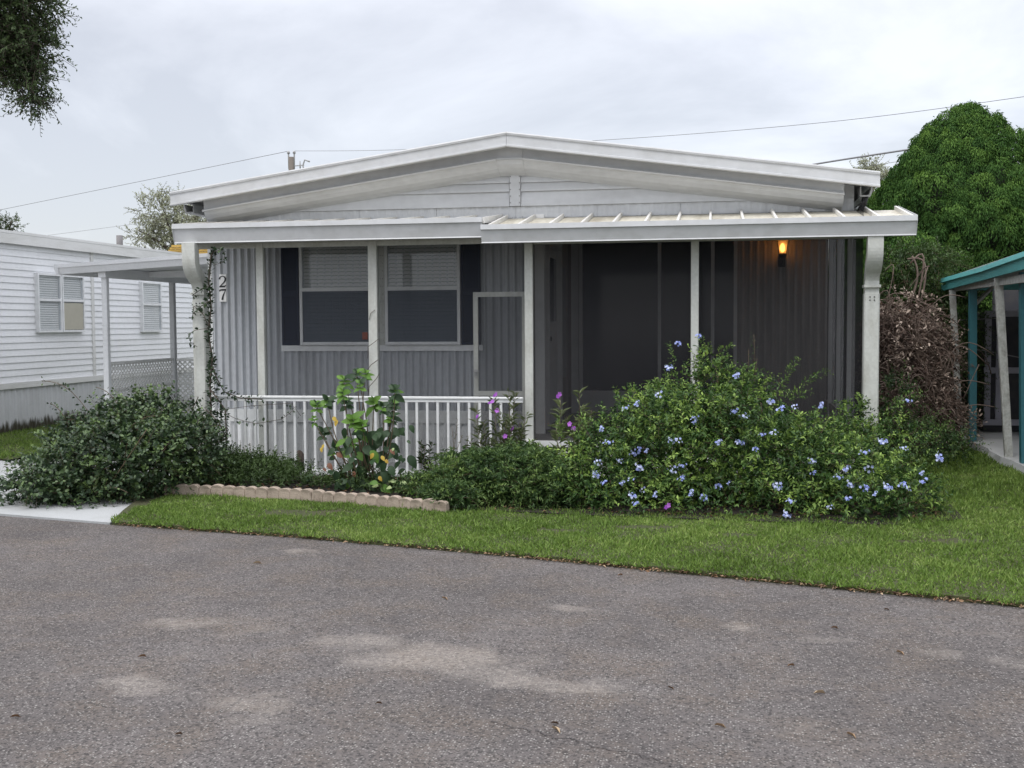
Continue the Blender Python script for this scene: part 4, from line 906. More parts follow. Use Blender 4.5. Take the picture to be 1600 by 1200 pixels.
# flower heads
def floret(c, nrm, r, tone, petals=5):
    nrm = unit(np.array([nrm]))[0]; x = np.cross(nrm, [0.3, .2, 1]); x /= np.linalg.norm(x); y = np.cross(nrm, x); a0 = rng.random() * 6; Ps, Ds, Ns = [], [], []
    for k in range(petals):
        a = a0 + 2 * math.pi * k / petals; d = x * math.cos(a) + y * math.sin(a) + nrm * .25; Ps.append(c); Ds.append(d); Ns.append(nrm)
    return leaves(np.array(Ps), np.array(Ds), np.array(Ns), np.full(petals, r), np.full(petals, r * .85), np.clip(tone + rng.normal(0, .1, petals), 0, 1), LEAF6, LF6)
def cluster_mesh(name, m, nf, R_, r, tone):
    ps = []
    for i in range(nf):
        q = rng.normal(size=3) * R_ * np.array([.75, .45, .5]); u = unit(rnd(1) * .5 + np.array([[q[0] * 18, -.8, .6]]))[0]; ps.append(floret(q, u, r, tone + rng.normal(0, .22)))
    V, Fc, T = join(ps); return np_mesh(name, V, Fc, m, T)
BLU = [cluster_mesh('flower_cluster', 'fl_blue', k, .020 + .003 * j, .0115, t) for j, (k, t) in enumerate([(9, .7), (13, .5), (7, .85), (15, .6), (9, .35)])]
PUR = [cluster_mesh('flower', 'fl_purple', 2, .012, .026, t) for t in (.4, .7, .2)]

# plumbago
PLB = [PB(925, 755, 9.65, 66, 55, .42), PB(975, 725, 9.9, 75, 72, .55), PB(1060, 705, 10.0, 95, 88, .65), PB(1150, 705, 10.0, 95, 95, .65), PB(1240, 735, 9.85, 90, 76, .6), PB(1330, 755, 9.7, 85, 60, .5),
       PB(1405, 780, 9.6, 55, 42, .4), PB(1110, 628, 10.45, 48, 50, .35), PB(1020, 650, 10.4, 60, 40, .4), PB(1165, 632, 10.5, 42, 46, .3), PB(1270, 690, 10.5, 50, 28, .3), PB(1335, 665, 10.9, 22, 38, .2), PB(1325, 700, 10.5, 50, 30, .3),
       PB(1395, 690, 10.9, 40, 26, .3), PB(1160, 785, 9.42, 150, 40, .35), PB(1010, 780, 9.42, 110, 34, .33), PB(1300, 792, 9.35, 120, 30, .33), PB(1110, 575, 10.6, 20, 24, .15), PB(950, 745, 10.2, 70, 52, .4), PB(1060, 735, 10.3, 100, 66, .5), PB(1180, 735, 10.3, 100, 66, .5), PB(1290, 740, 10.3, 80, 52, .4)]
def sh(px0, py0, px1, py1, Y, bow=.05, n=60, tone=.62): return shoot(curve(at(px0, py0, Y), at(px1, py1, Y - .1), bow, 7), n, .034, .015, tone)
SH = [sh(930, 720, 905, 640, 10.0, .03, 50), sh(960, 690, 935, 630, 10.1, .03, 50), sh(1010, 660, 1000, 600, 10.3, .03, 60), sh(1060, 660, 1040, 590, 10.3, .04, 60), sh(1195, 680, 1235, 610, 10.4, .04, 70), sh(1210, 690, 1290, 640, 10.4, .06, 80), sh(1250, 700, 1320, 640, 10.5, .05, 70), sh(1290, 730, 1360, 690, 10.3, .05, 60), sh(1140, 640, 1115, 560, 10.4, .03, 80), sh(1240, 790, 1330, 700, 9.6, .03, 60), sh(1350, 760, 1440, 700, 10.0, .08, 70), sh(1080, 640, 1020, 595, 10.3, .05, 60), sh(1060, 620, 1045, 535, 10.5), sh(1100, 600, 1092, 522, 10.5, .03, 80), sh(1110, 590, 1145, 540, 10.4, .04, 80), sh(1130, 600, 1175, 575, 10.4, .05, 70), sh(1180, 600, 1175, 520, 10.7, .0, 22, .4), sh(1215, 620, 1250, 560, 10.6, .05, 80), sh(1225, 640, 1300, 580, 10.6, .09, 90),
      sh(1215, 645, 1270, 612, 10.6, .04, 60), sh(1150, 600, 1205, 585, 10.4, .06, 70), sh(1000, 640, 985, 600, 10.4, .02, 30), sh(975, 650, 1000, 615, 10.4, .02, 30), sh(1040, 600, 1048, 570, 10.4, .02, 40), sh(1330, 660, 1345, 615, 10.9, .02, 40),
      sh(1380, 650, 1410, 625, 10.9, .03, 40), sh(1430, 740, 1475, 700, 10.3, .06, 50), sh(1440, 780, 1490, 765, 9.8, .06, 50), sh(1440, 800, 1470, 818, 9.5, .05, 40), sh(880, 700, 868, 650, 9.9, .03, 60), sh(900, 690, 915, 655, 9.9, .03, 50),
      sh(1400, 690, 1478, 668, 11.0, .05, 60), sh(1395, 640, 1440, 612, 11.1, .05, 40)]
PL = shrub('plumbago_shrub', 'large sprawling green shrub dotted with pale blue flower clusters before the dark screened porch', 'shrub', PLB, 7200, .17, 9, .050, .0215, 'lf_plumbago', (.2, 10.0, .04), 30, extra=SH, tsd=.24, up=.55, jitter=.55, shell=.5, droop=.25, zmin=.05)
# darker shaded inner growth low down
blue = [(995, 632), (977, 637), (1028, 617), (1045, 574), (1060, 535), (940, 671), (950, 690), (932, 722), (930, 742), (998, 700), (1010, 705), (990, 708), (968, 720), (1002, 731), (945, 752), (972, 755), (987, 748), (1003, 766), (988, 775), (995, 785), (1024, 774), (1085, 652), (1058, 687), (1050, 690), (1092, 523), (1150, 588),
        (1146, 642), (1163, 650), (1204, 628), (1220, 636), (1283, 634), (1190, 678), (1207, 676), (1153, 691), (1160, 690), (1122, 692), (1065, 727), (1051, 735), (1270, 720), (1271, 737), (1322, 733), (1350, 706), (1355, 732), (1330, 758), (1352, 760), (1367, 772), (1323, 778), (1212, 758), (1216, 762), (1122, 758), (1138, 755),
        (1235, 782), (1295, 792), (1230, 804), (1100, 775), (1080, 771), (1418, 625), (1412, 700), (1388, 762), (1410, 755), (1440, 740), (1440, 752), (1418, 762), (1467, 716), (1180, 700), (1085, 660), (1310, 745), (1240, 635), (1380, 690), (1065, 745)]
me_ = PL.children[0].data; co = np.empty(len(me_.vertices) * 3); me_.vertices.foreach_get('co', co); co = co.reshape(-1, 3) + np.array(wl(PL)) - np.array([0, 0, CAM_H])
CRi = np.array(CR.transposed()); vv = co @ CRi.T; sx_ = 800 + F_PX * vv[:, 0] / -vv[:, 2]; sy_ = 600 - F_PX * vv[:, 1] / -vv[:, 2]
for i, (px, py) in enumerate(blue):
    near = (np.abs(sx_ - px) < 9) & (np.abs(sy_ - py) < 9); Y = float(np.percentile(co[near, 1], 4)) - .02 if near.sum() > 8 else 10.4     # on the outer leaves of the shrub
    o = link('flower_cluster', BLU[i % 5], PL, at(px, py, Y)); o.rotation_euler = (random.uniform(-.4, .4), random.uniform(-.4, .4), random.uniform(-.8, .8)); o.scale = [random.uniform(.85, 1.3)] * 3
# fern-leaved low shrub
shrub('low_shrub', 'low feathery mid-green shrub between the scalloped edging and the blue-flowered shrub', 'shrub', [PB(712, 768, 9.72, 48, 34, .3), PB(765, 755, 9.7, 60, 42, .35), PB(825, 757, 9.65, 62, 44, .38), PB(875, 770, 9.6, 45, 34, .3), PB(700, 785, 9.5, 34, 20, .15), PB(715, 782, 9.3, 32, 24, .14), PB(690, 788, 9.22, 14, 14, .08), PB(740, 738, 10.0, 60, 28, .3), PB(820, 730, 10.0, 55, 28, .3), PB(660, 765, 9.95, 28, 18, .2)],
      4200, .15, 11, .052, .0145, 'lf_fern', (-1.9, 9.9, .04), 14, up=.5, jitter=.5, shell=.55, droop=.5, zmin=.05)
# ground cover under the railing
out, seg = sprigs([PB(345, 745, 10.6, 45, 26, .45), PB(400, 745, 10.7, 55, 24, .45), PB(450, 752, 10.6, 40, 18, .35), PB(520, 765, 10.3, 60, 14, .25), PB(300, 760, 10.1, 40, 20, .3), PB(620, 772, 10.1, 55, 14, .25), PB(370, 735, 10.9, 60, 22, .25), PB(560, 765, 10.2, 60, 22, .3), PB(420, 760, 10.2, 90, 14, .2)], 3000, .13, 9, .042, .018, shell=.5, zmin=.05)
o = leafpart('ground_cover', out, 'lf_weed', None, 'stuff'); o['label'] = 'low dark green creeping plants filling the bed behind the edging'
# big jasmine mound
JB = [PB(210, 720, 9.75, 110, 62, .6), PB(135, 738, 9.5, 80, 40, .5), PB(80, 760, 9.25, 60, 24, .35), PB(25, 775, 9.15, 40, 12, .25), PB(280, 715, 10.0, 55, 58, .5), PB(215, 676, 10.1, 70, 42, .45), PB(240, 652, 10.3, 38, 34, .3), PB(312, 700, 10.7, 24, 50, .3), PB(150, 774, 9.3, 90, 16, .3), PB(65, 735, 9.8, 32, 18, .3), PB(125, 695, 10.0, 45, 30, .35), PB(175, 660, 10.2, 30, 24, .25)]
def run(px0, py0, px1, py1, Y, bow, n, tone=.45): return shoot(curve(at(px0, py0, Y), at(px1, py1, Y), bow, 7), n, .032, .024, tone, tmpl=LEAF6, tf=LF6)
JX = [run(150, 660, 65, 595, 10.0, .12, 26), run(110, 670, 78, 630, 9.9, .05, 22), run(190, 640, 150, 605, 10.1, .05, 16), run(215, 640, 210, 605, 10.3, .02, 14), run(240, 640, 262, 600, 10.3, .05, 14), run(60, 740, 5, 730, 9.9, .08, 26), run(300, 690, 345, 665, 10.7, .05, 26), run(50, 775, -15, 760, 9.2, .05, 40)]
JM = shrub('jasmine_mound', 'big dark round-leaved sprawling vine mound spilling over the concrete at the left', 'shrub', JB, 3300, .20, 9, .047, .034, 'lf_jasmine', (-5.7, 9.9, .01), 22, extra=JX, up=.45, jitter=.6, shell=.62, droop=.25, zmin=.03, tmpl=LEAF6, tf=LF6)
rs = MB(); random.seed(21)
for px0, py0, px1, py1, Y, bow in ((150, 660, 65, 595, 10.0, .12), (110, 670, 78, 630, 9.9, .05), (190, 640, 150, 605, 10.1, .05), (190, 780, 200, 690, 9.3, .1), (180, 700, 250, 650, 9.7, .1), (230, 770, 260, 700, 9.5, .08), (60, 740, 5, 730, 9.9, .08), (170, 760, 230, 670, 9.2, .0), (300, 690, 345, 665, 10.7, .05), (200, 770, 150, 770, 9.1, .05)):
    rs.tube(curve(at(px0, py0, Y), at(px1, py1, Y), bow, 7), .0035, 4)
o = rs.build('runners', 'stem_brown', JM); o['kind'] = 'stuff'

# vine climbing the left downspout
vb = at(326, 690, 11.1)
VN = thing('climbing_vine', (vb.x, vb.y, .05), 'thin dark vine twisting up the left downspout and along the railing end', 'vine')
st = MB(); vx = []; random.seed(9)
main = [at(322, 700, 11.05), at(330, 640, 11.10), at(328, 600, 11.12), at(332, 560, 11.12), at(325, 520, 11.14), at(330, 480, 11.14), at(326, 440, 11.14), at(330, 400, 11.08), at(336, 388, 11.05)]
runs = [(main, .010, 230, .028), ([at(330, 520, 11.14), at(318, 492, 11.10), at(303, 478, 11.12), at(300, 500, 11.2)], .004, 20, .02),
        ([at(328, 470, 11.14), at(315, 478, 11.11), at(302, 490, 11.13)], .004, 16, .02), ([at(329, 446, 11.14), at(314, 452, 11.11), at(300, 462, 11.14)], .004, 14, .02), ([at(330, 512, 11.13), at(305, 516, 11.12), at(294, 522, 11.1), at(298, 536, 11.1), at(308, 542, 11.1)], .003, 10, .02),
        ([at(330, 395, 11.05), at(345, 390, 11.0), at(352, 396, 11.0), at(348, 410, 11.0), at(334, 414, 11.05)], .003, 22, .015), ([at(328, 560, 11.12), at(338, 590, 11.1), at(350, 612, 11.1), at(375, 622, 11.1), at(410, 624, 11.15)], .006, 60, .03),
        ([at(330, 610, 11.1), at(352, 640, 11.1), at(354, 680, 11.1), at(352, 725, 11.1)], .007, 40, .03), ([at(340, 640, 11.1), at(370, 655, 11.1), at(400, 662, 11.12), at(440, 655, 11.14), at(460, 640, 11.2)], .003, 14, .02),
        ([at(310, 620, 11.0), at(300, 640, 10.9), at(315, 670, 10.9), at(330, 690, 10.8)], .005, 60, .04), ([at(350, 640, 11.1), at(392, 634, 11.15), at(455, 630, 11.18), at(470, 650, 11.2)], .0025, 8, .02), ([at(322, 640, 11.0), at(342, 660, 10.9), at(352, 680, 10.9)], .006, 50, .04)]
for pts, r, n, sp_ in runs:
    st.tube(pts, r, 5); vx.append(shoot(pts, int(n * 2.0), .042, .028, .34, spread=sp_, tmpl=LEAF6, tf=LF6, start=.0))
o = st.build('vine_stem', 'black_iron' if False else 'bark', VN); leafpart('foliage', join(vx), 'lf_jasmine', VN, 'stuff')
tv = thing('vine_tendril', tuple(at(578, 600, 11.3)), 'thin bare vine tendril curling up the middle porch post', 'vine')
st = MB(); st.tube([at(575, 620, 11.3), at(577, 604, 11.3), at(588, 592, 11.3), at(592, 585, 11.32)], .004, 5); st.tube([at(575, 612, 11.3), at(574, 578, 11.3), at(580, 570, 11.3), at(591, 562, 11.32)], .004, 5)
st.tube([at(575, 560, 11.3), at(575, 542, 11.3), at(586, 534, 11.3), at(591, 530, 11.32)], .0035, 5); st.tube([at(577, 500, 11.33), at(579, 490, 11.33), at(586, 484, 11.33)], .003, 5); st.build('tendril', 'bark', tv)

# ---- tall leafy plant in front of the railing: every leaf its own piece
def leaf_mesh(m, ln, wd, droop, fold=.18):
    prof = [(0, .0), (.12, .30), (.35, .50), (.6, .46), (.82, .26), (1, 0)]; V = []; Fc = []
    for t, w in prof:
        z = -droop * t * t; V += [(-w * wd, t * ln, z * ln + fold * w * wd), (0, t * ln, z * ln), (w * wd, t * ln, z * ln + fold * w * wd)]
    for i in range(len(prof) - 1):
        a = i * 3; Fc += [(a, a + 1, a + 4), (a, a + 4, a + 3), (a + 1, a + 2, a + 5), (a + 1, a + 5, a + 4)]
    return np_mesh('leaf', np.array(V), np.array(Fc), m, np.full(len(V), rng.random()))
LM = {m: [leaf_mesh(m, l, w, d) for l, w, d in ((.088, .056, .3), (.098, .064, .5), (.078, .048, .15))] for m in ('big_bright', 'big_dark', 'big_yellow', 'big_brown', 'big_pale')}
def put_leaf(par, p, d, m, s=1.0, k=None):
    d = Vector(d).normalized(); up = Vector((random.uniform(-.4, .4), -.75, .65 + random.uniform(-.3, .3))); up = up if abs(d.dot(up.normalized())) < .93 else Vector((.6, -.3, .6)); x = d.cross(up).normalized(); z = x.cross(d)
    o = link('leaf', LM[m][random.randrange(3) if k is None else k], par, p); o.rotation_euler = Matrix((x, d, z)).transposed().to_euler(); o.scale = (s, s, s); return o
tb = gnd(565, 772, .04); YT = 10.25
TPp = thing('hydrangea_plant', (tb.x, YT, .04), 'tall plant with bright green tops and a few yellow leaves before the railing', 'plant')
random.seed(33); st = MB()
tops = [(538, 598, 'b', 1.0), (557, 588, 'd', .9), (571, 588, 'b', .8), (563, 604, 'b', .7), (536, 617, 'b', 1.0), (541, 632, 'd', .8), (512, 630, 'd', .9), (495, 637, 'b', .9), (491, 658, 'b', .5), (505, 680, 'd', .9), (552, 660, 'b', 1.15), (566, 668, 'b', .9), (584, 632, 'b', 1.1), (598, 640, 'd', .8), (617, 614, 'd', 1.0), (614, 634, 'd', 1.0), (612, 655, 'd', 1.0), (550, 697, 'b', 1.0), (524, 705, 'd', .8), (535, 745, 'b', .6)]
for px, py, c, s in tops:
    Y = YT + random.uniform(-.25, .2); p = at(px, py, Y); b = Vector((tb.x + (p.x - tb.x) * .35 + random.uniform(-.05, .05), YT, .04)); st.tube(curve(b, p, 0, 6, random.uniform(-.05, .05)), [.008 - .0007 * j for j in range(7)], 5)
    for k in range(12):
        a = 2 * math.pi * k / 12 + random.uniform(-.2, .2); ring = k % 3
        put_leaf(TPp, p + Vector((0, 0, .03 - .025 * ring)), (math.cos(a), math.sin(a) * .8, .9 - .55 * ring + random.uniform(-.35, .35)), 'big_bright' if (c == 'b') == (random.random() < .85) else 'big_dark', s * random.uniform(.65, 1.15))
for i in range(175):
    px = random.gauss(572, 34); py = 772 - 105 * random.random() ** 1.5
    px = min(645, max(490, px)); Y = YT + random.uniform(-.3, .25); p = at(px, py, Y); a = random.uniform(0, 6.28)
    put_leaf(TPp, p, (math.cos(a), math.sin(a) * .5 - .5, random.uniform(-1.3, -.2)), 'big_dark' if random.random() < .9 else 'big_bright', random.uniform(.9, 1.45))
for px, py, m, s in ((520, 655, 'big_yellow', 1.2), (527, 660, 'big_yellow', .9), (506, 698, 'big_yellow', .9), (502, 703, 'big_yellow', .7), (584, 712, 'big_yellow', .9), (596, 716, 'big_yellow', 1.1), (602, 722, 'big_yellow', .8), (592, 748, 'big_yellow', .8), (526, 712, 'big_brown', 1.0), (512, 728, 'big_brown', 1.1), (505, 735, 'big_brown', .9), (553, 740, 'big_brown', .9), (610, 706, 'big_brown', .9), (616, 704, 'big_pale', .7), (640, 668, 'big_dark', 1.2), (632, 672, 'big_dark', 1.3), (628, 715, 'big_dark', 1.0), (636, 692, 'big_dark', .8)):
    a = random.uniform(-2.6, -.5); put_leaf(TPp, at(px, py - 4, YT - .3), (math.cos(a) * .8, -.35, random.uniform(-.9, -.3)), m, s * .68)
o = st.build('stems', 'stem_brown', TPp); o['kind'] = 'stuff'
for k, (px, py, nm, lab, mm, nl, Y, s) in enumerate(((600, 760, 'variegated_plant', 'small plant with cream and green leaves at the foot of the tall leafy plant', 'big_pale', 7, 9.95, .8), (645, 762, 'variegated_plant', 'small pale-leaved plant beside the edging, right of its twin under the tall plant', 'big_pale', 8, 9.85, .8),
                                                     (440, 722, 'broadleaf_plant', 'dark broad-leaved plant standing behind the railing balusters', 'big_dark', 9, 11.5, 1.5))):
    p = at(px, py, Y); b = Vector((p.x, Y, .05)); T = thing(nm, b, lab, 'plant'); st = MB()
    for i in range(nl):
        a = 2 * math.pi * i / nl + random.uniform(-.3, .3); e = p + Vector((math.cos(a) * .07 * s, math.sin(a) * .05, random.uniform(-.05, .05))); st.tube(curve(b, e, 0, 4), .003, 4)
        put_leaf(T, e, (math.cos(a), math.sin(a), random.uniform(-.2, .4)), mm if random.random() < .75 or mm == 'big_dark' else 'big_bright', s)
    st.build('stems', 'stem_green', T)
# round stone behind the rail
sp = at(468, 726, 11.6); st = thing('garden_stone', (sp.x, 11.6, .055), 'brown rounded upright stone behind the railing balusters', 'stone')
MB().tube([(sp.x, 11.6, .05), (sp.x, 11.6, .08), (sp.x, 11.6, .14), (sp.x, 11.6, .19), (sp.x, 11.6, .22), (sp.x, 11.6, .235)], [.045, .055, .060, .052, .032, .008], 9).build('body', 'terracotta', st)

# ---- purple-flowered and other upright plants
def upright(name, label, base, tips, flowers, m='lf_ruellia', Ln=.085, Wd=.012, n=22, stem_m='stem_brown', group=None, droop=True, tone=.5):
    T = thing(name, base, label, 'plant', group); st = MB(); lv = []
    for tx in tips:
        b = Vector(base) + Vector((random.uniform(-.08, .08), random.uniform(-.05, .05), 0)); b.x += (tx.x - base[0]) * .5; c = curve(b, tx, 0, 7, random.uniform(-.05, .05)); st.tube(c, [.004 - .0003 * j for j in range(8)], 4)
        lv.append(shoot(c, n, Ln, Wd, tone, spread=.004, start=.25, up=.5))
    o = st.build('stems', stem_m, T); o['kind'] = 'stuff'; leafpart('foliage', join(lv), m, T)
    for i, p in enumerate(flowers):
        o = link('flower', PUR[i % 3], T, p); o.rotation_euler = (random.uniform(-.3, .3), random.uniform(-.5, .5), random.uniform(-.5, .5))
    return T
random.seed(44); g = at(790, 745, 10.4)
upright('purple_flower_plant', 'straggly upright plant with small purple flowers left of the porch corner post', (g.x, 10.4, .04), [at(px, py, 10.4 + random.uniform(-.2, .2)) for px, py in ((745, 640), (756, 660), (770, 622), (780, 640), (792, 655), (800, 630), (812, 660), (822, 650), (830, 690), (735, 690), (806, 615), (795, 612), (765, 690), (785, 680))],
        [at(px, py, 10.3) for px, py in ((769, 629), (779, 642), (747, 650), (803, 670), (791, 680), (826, 704), (776, 617))], n=50, Ln=.105, Wd=.014)
g = at(905, 720, 10.1)
upright('purple_flower_plant', 'upright narrow-leaved plant with vivid purple flowers right of the porch corner post', (g.x, 10.1, .04), [at(px, py, 10.1 + random.uniform(-.15, .15)) for px, py in ((876, 622), (893, 668), (905, 612), (912, 635), (925, 640), (930, 660), (868, 665), (885, 650), (900, 680))],
        [at(px, py, 9.98) for px, py in ((875, 617), (892, 661), (897, 669))], n=46, Ln=.125, Wd=.018, tone=.7)
o = link('flower', PUR[0], PL, at(1045, 791, 9.12))
g = at(668, 745, 10.7)
upright('dark_sprig_plant', 'small dark plant with arching narrow leaves before the right end of the railing', (g.x, 10.7, .04), [at(px, py, 10.7) for px, py in ((658, 690), (664, 697), (676, 692), (682, 712), (655, 715), (670, 705))], [], 'lf_weed', .075, .010, 30)
g = at(715, 735, 10.8)
upright('thin_sprig_plant', 'thin sparse sprigs rising before the balusters between two purple and dark plants', (g.x, 10.8, .04), [at(px, py, 10.8) for px, py in ((706, 665), (715, 655), (722, 680), (700, 700), (733, 680))], [], 'lf_ruellia', .035, .006, 16)
g = at(385, 745, 11.0)
upright('seeding_weed', 'fine pale weed stalks rising before the left balusters', (g.x, 11.0, .04), [at(px, py, 11.0) for px, py in ((375, 688), (382, 700), (390, 692), (396, 706), (368, 705), (410, 712))], [], 'lf_fern', .018, .005, 18)
g = at(1170, 660, 10.7)
upright('tall_weed', 'tall thin reddish weed stalks before the screen under the coach lamp', (g.x, 10.8, .04), [at(px, py, 10.8) for px, py in ((1178, 522), (1170, 545), (1183, 560))], [], 'lf_ruellia', .022, .005, 40)

# ---- dead hedge
DB = [PB(1395, 560, 14.2, 42, 85, .5), PB(1425, 630, 14.0, 50, 85, .6), PB(1465, 650, 14.4, 30, 60, .5), PB(1420, 520, 14.6, 50, 60, .5), PB(1390, 660, 13.6, 35, 60, .4), PB(1460, 560, 14.8, 30, 50, .4)]
DH = thing('dead_hedge', (2.1, 14.2, .03), 'dead brown hedge of tangled stems and dry leaves right of the white downspout', 'hedge')
out, seg = sprigs(DB, 2600, .24, 6, .058, .027, up=-.4, jitter=.9, shell=.3, droop=.5, tmpl=LEAF6, tf=LF6, tsd=.22)
leafpart('dry_leaves', out, 'lf_dead', DH, 'stuff')
o = link('twigs', stems_mesh('twigs', seg[0], seg[1], .005, 'dead_stem', wl(DH)), DH, wl(DH)); o['kind'] = 'stuff'
st = MB(); random.seed(2)
for i in range(70):
    b = DB[i % 6]; p = Vector((b[0] + random.uniform(-1, 1) * b[3], b[1] - b[4] * .6 + random.uniform(-.2, .3), max(.1, b[2] + random.uniform(-1, 1) * b[5]))); d = Vector((random.uniform(-.6, .6), random.uniform(-.2, .2), random.uniform(-.2, .5)))
    st.tube(curve(p, p + d, random.uniform(.05, .35), 8, random.uniform(-.2, .2)), .006, 4)
for a, b, bw in (((1410, 500), (1425, 400), .1), (((1432, 480)), (1422, 412), .35), ((1440, 470), (1418, 405), .2)): st.tube(curve(at(*a, 15.0), at(*b, 15.0), bw, 8, .12), .012, 5)
o = st.build('stems', 'dead_stem', DH); o['kind'] = 'stuff'
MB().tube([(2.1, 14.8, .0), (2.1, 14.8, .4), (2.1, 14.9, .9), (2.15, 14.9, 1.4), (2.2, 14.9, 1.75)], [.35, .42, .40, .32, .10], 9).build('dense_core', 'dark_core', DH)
out, seg = sprigs([PB(1392, 620, 12.8, 28, 25, .3), PB(1430, 690, 12.3, 55, 26, .4), PB(1480, 700, 13.0, 30, 14, .3)], 420, .2, 9, .045, .018, up=.4)
T = thing('leafy_weed', (2.0, 12.6, .03), 'loose green weeds at the foot of the dead hedge', 'plant'); leafpart('foliage', out, 'lf_fern', T, 'stuff')

# ---- cypress with nodding fans
def cypress(cx, cy, prof, n, label, k=140):
    T = thing('cypress_tree', (cx, cy, 0), label, 'tree'); zs = np.array([p[0] for p in prof]); rs_ = np.array([p[1] for p in prof])
    MB().tube([(cx, cy, 0), (cx, cy, 1), (cx, cy, 3), (cx, cy, zs[-1] - .3)], [.22, .18, .1, .03], 10).build('trunk', 'bark', T)
    zz = rng.uniform(zs[0], zs[-1], n * 2); rr = np.interp(zz, zs, rs_); keep = rng.random(n * 2) < (rr + .15) / (rs_.max() + .15); zz, rr = zz[keep], rr[keep]; n = len(zz)
    th = rng.uniform(0, 2 * math.pi, n); lump = 1 + .09 * np.sin(th * 3 + zz * 2) + .05 * np.sin(th * 7 - zz * 4) + rng.normal(0, .05, n)
    Pc = np.stack([cx + np.cos(th) * rr * lump, cy + np.sin(th) * rr * lump, zz], 1); O = np.stack([np.cos(th), np.sin(th), np.full(n, .65)], 1); O = unit(O)
    m = n * k; C = np.repeat(Pc, k, 0); OO = np.repeat(O, k, 0); sz = np.repeat(.8 + .5 * rng.random(n), k)
    D = unit(OO * .85 + np.array([0, 0, .35]) + rnd(m) * .72); a = .72 + .28 * rng.random(m)
    Pp = C + D * (a * .135 * sz)[:, None] * np.array([1, 1, 1.45]) - OO * .10
    LD = unit(D * .45 + np.array([0, 0, -.75]) + rnd(m) * .28); NN = unit(D + rnd(m) * .3)
    tone = np.clip(.42 + np.repeat(rng.normal(0, .10, n), k) + (D[:, 2] * .20) + (a - .85) * .5 + rng.normal(0, .07, m), 0, 1)  # top light painted into tone: clump tops and outer leaflets lighter, undersides darker
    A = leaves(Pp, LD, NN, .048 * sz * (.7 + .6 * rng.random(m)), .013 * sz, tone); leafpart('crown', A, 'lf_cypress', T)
    # dense inside of the crown
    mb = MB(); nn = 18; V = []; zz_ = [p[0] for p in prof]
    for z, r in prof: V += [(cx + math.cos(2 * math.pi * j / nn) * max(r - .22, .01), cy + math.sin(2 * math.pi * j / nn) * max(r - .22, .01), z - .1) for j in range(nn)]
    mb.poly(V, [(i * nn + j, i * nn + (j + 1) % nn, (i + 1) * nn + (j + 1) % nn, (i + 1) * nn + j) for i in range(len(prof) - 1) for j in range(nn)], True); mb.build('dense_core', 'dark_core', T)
YC = 19.6; c0 = at(1508, 300, YC)
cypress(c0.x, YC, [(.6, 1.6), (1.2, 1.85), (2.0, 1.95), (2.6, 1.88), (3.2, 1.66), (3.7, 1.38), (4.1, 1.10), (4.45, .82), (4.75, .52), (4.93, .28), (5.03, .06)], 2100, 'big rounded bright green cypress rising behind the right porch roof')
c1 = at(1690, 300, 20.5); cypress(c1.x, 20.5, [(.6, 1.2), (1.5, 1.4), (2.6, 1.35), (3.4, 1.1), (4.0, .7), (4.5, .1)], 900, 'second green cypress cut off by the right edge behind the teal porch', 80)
c2 = at(1425, 440, 16.6); 
cypress(c2.x, 17.0, [(.9, .45), (1.3, .62), (1.8, .72), (2.2, .62), (2.6, .40), (2.85, .1)], 480, 'small green cypress bough clump low beside the white downspout, above the dead hedge', 70)
# added dark shrub stands in for deep shade below the cypress; hedge behind
shrub('shade_standin_shrub', 'added dark foliage standing in for deep shade, left of the teal roof corner, above the dead hedge', 'shrub', [PB(1455, 430, 16.2, 42, 45, .5), PB(1490, 500, 15.9, 34, 70, .5), PB(1405, 440, 16.0, 36, 60, .4), PB(1500, 590, 15.8, 24, 90, .4)], 1500, .22, 9, .06, .022, 'lf_weed', (3.0, 16.1, .03), 12, up=.1, jitter=.8, shell=.4, droop=.4)
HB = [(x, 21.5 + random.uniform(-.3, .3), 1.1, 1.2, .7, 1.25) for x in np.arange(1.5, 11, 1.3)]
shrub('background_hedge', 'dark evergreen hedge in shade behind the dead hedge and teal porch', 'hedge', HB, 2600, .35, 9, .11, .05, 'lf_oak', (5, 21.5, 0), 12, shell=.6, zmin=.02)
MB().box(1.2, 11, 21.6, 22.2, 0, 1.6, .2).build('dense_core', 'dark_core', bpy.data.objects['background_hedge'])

# ---- trees
def tree(name, label, base, r0, limbs, blobs, n, length, k, Ln, Wd, m, bark='bark', **kw):
    T = thing(name, base, label, 'tree'); st = MB(); b = Vector(base); h = limbs[0][0]; st.tube(curve(b, h, 0, 5, .08), [r0 * (1 - .1 * j) for j in range(6)], 9); o = st.build('trunk', bark, T)
    lb = MB()
    for pts in limbs:
        q = [pts[0]]
        for a, c in zip(pts, pts[1:]): q += curve(a, c, .0, 4, .06 * (c - a).length)[1:]
        lb.tube(q, [max(.006, r0 * .5 * (1 - .9 * j / len(q))) for j in range(len(q))], 6)
    o = lb.build('limbs', bark, T); o['kind'] = 'stuff'
    out, seg = sprigs(blobs, n, length, k, Ln, Wd, **kw); leafpart('crown', out, m, T)
    o = link('twigs', stems_mesh('twigs', seg[0], seg[1], length * .02, bark, wl(T)), T, wl(T)); o['kind'] = 'stuff'
YO = 11.0
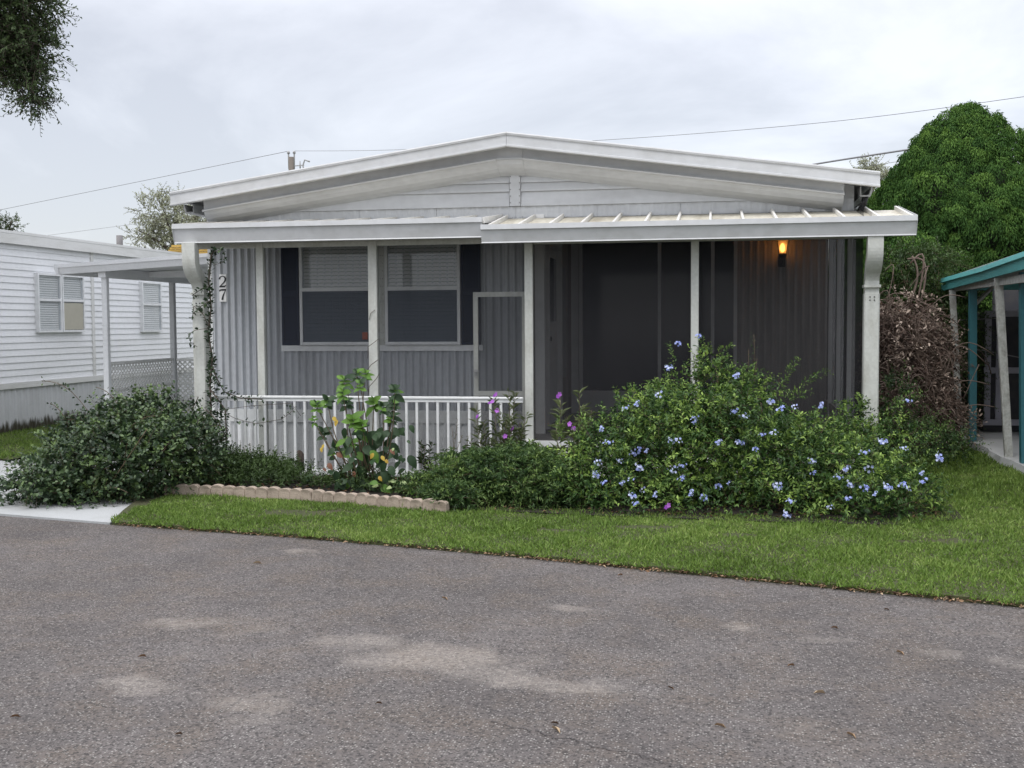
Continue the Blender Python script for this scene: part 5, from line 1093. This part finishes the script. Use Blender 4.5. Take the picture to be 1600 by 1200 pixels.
OB = [PB(20, 20, YO, 52, 50, .5), PB(55, 5, YO, 32, 26, .4), PB(10, 80, YO, 45, 42, .45), PB(45, 70, YO, 32, 34, .4), PB(52, 118, YO, 22, 32, .3), PB(52, 155, YO, 14, 22, .2), PB(25, 118, YO, 24, 16, .25), PB(-60, 20, YO, 70, 90, .8), PB(-150, -60, YO, 120, 110, 1.2), PB(-20, -90, YO, 90, 80, .9), PB(-260, 0, YO, 130, 120, 1.2), PB(-160, 60, YO + .5, 90, 70, .8)]
fk = at(-250, 60, YO + .8)
tree('oak_tree', 'drooping leafy oak branch hanging into the sky at the top left corner', (-9.9, 12.9, 0), .26, [[Vector((-9.75, 12.8, 3.4)), fk, at(-100, 20, YO), at(0, 30, YO), at(48, 70, YO), at(50, 150, YO)], [Vector((-9.75, 12.8, 3.4)), at(-160, -60, YO), at(-40, -60, YO), at(60, 0, YO)], [fk, at(-80, 70, YO), at(10, 90, YO), at(40, 120, YO)]],
     OB, 8500, .18, 9, .056, .025, 'lf_oak', shell=.25, up=-.15, jitter=.9, droop=.3)
YF = 42.0
FB = [PB(255, 330, YF, 38, 32, 1.3), PB(290, 360, YF, 40, 26, 1.3), PB(235, 365, YF, 36, 18, 1), PB(315, 345, YF, 30, 22, 1), PB(270, 385, YF, 60, 14, 1.2)]
tree('distant_tree', 'pale wispy tree far behind the carport between the two homes', (at(275, 400, YF).x, YF, 0), .18, [[at(275, 420, YF), at(270, 390, YF), at(262, 350, YF), at(245, 310, YF)], [at(272, 400, YF), at(290, 370, YF), at(310, 340, YF)], [at(270, 395, YF), at(235, 370, YF), at(215, 360, YF)], [at(268, 360, YF), at(280, 330, YF)]],
     FB, 800, .5, 8, .13, .06, 'lf_far', shell=.15, jitter=1.0)
tree('distant_tree', 'dark distant treetop peeking over the flat roof at the left edge', (at(5, 380, 40).x, 40, 0), .15, [[at(5, 400, 40), at(8, 370, 40), at(18, 345, 40)], [at(8, 375, 40), at(-15, 345, 40)]], [PB(8, 352, 40, 26, 12, .6), PB(-30, 350, 40, 40, 22, .8), PB(5, 365, 40, 30, 10, .6)], 260, .35, 8, .12, .05, 'lf_oak', shell=.2, jitter=.9)
tree('distant_tree', 'small brownish distant treetop between the right roof end and the round cypress', (at(1362, 300, 38).x, 38, 0), .15, [[at(1362, 320, 38), at(1360, 290, 38), at(1352, 262, 38)], [at(1361, 300, 38), at(1372, 262, 38)]], [PB(1358, 265, 38, 20, 12, .6), PB(1370, 285, 38, 25, 20, .6)], 240, .35, 8, .11, .05, 'lf_far', shell=.1, jitter=.9)
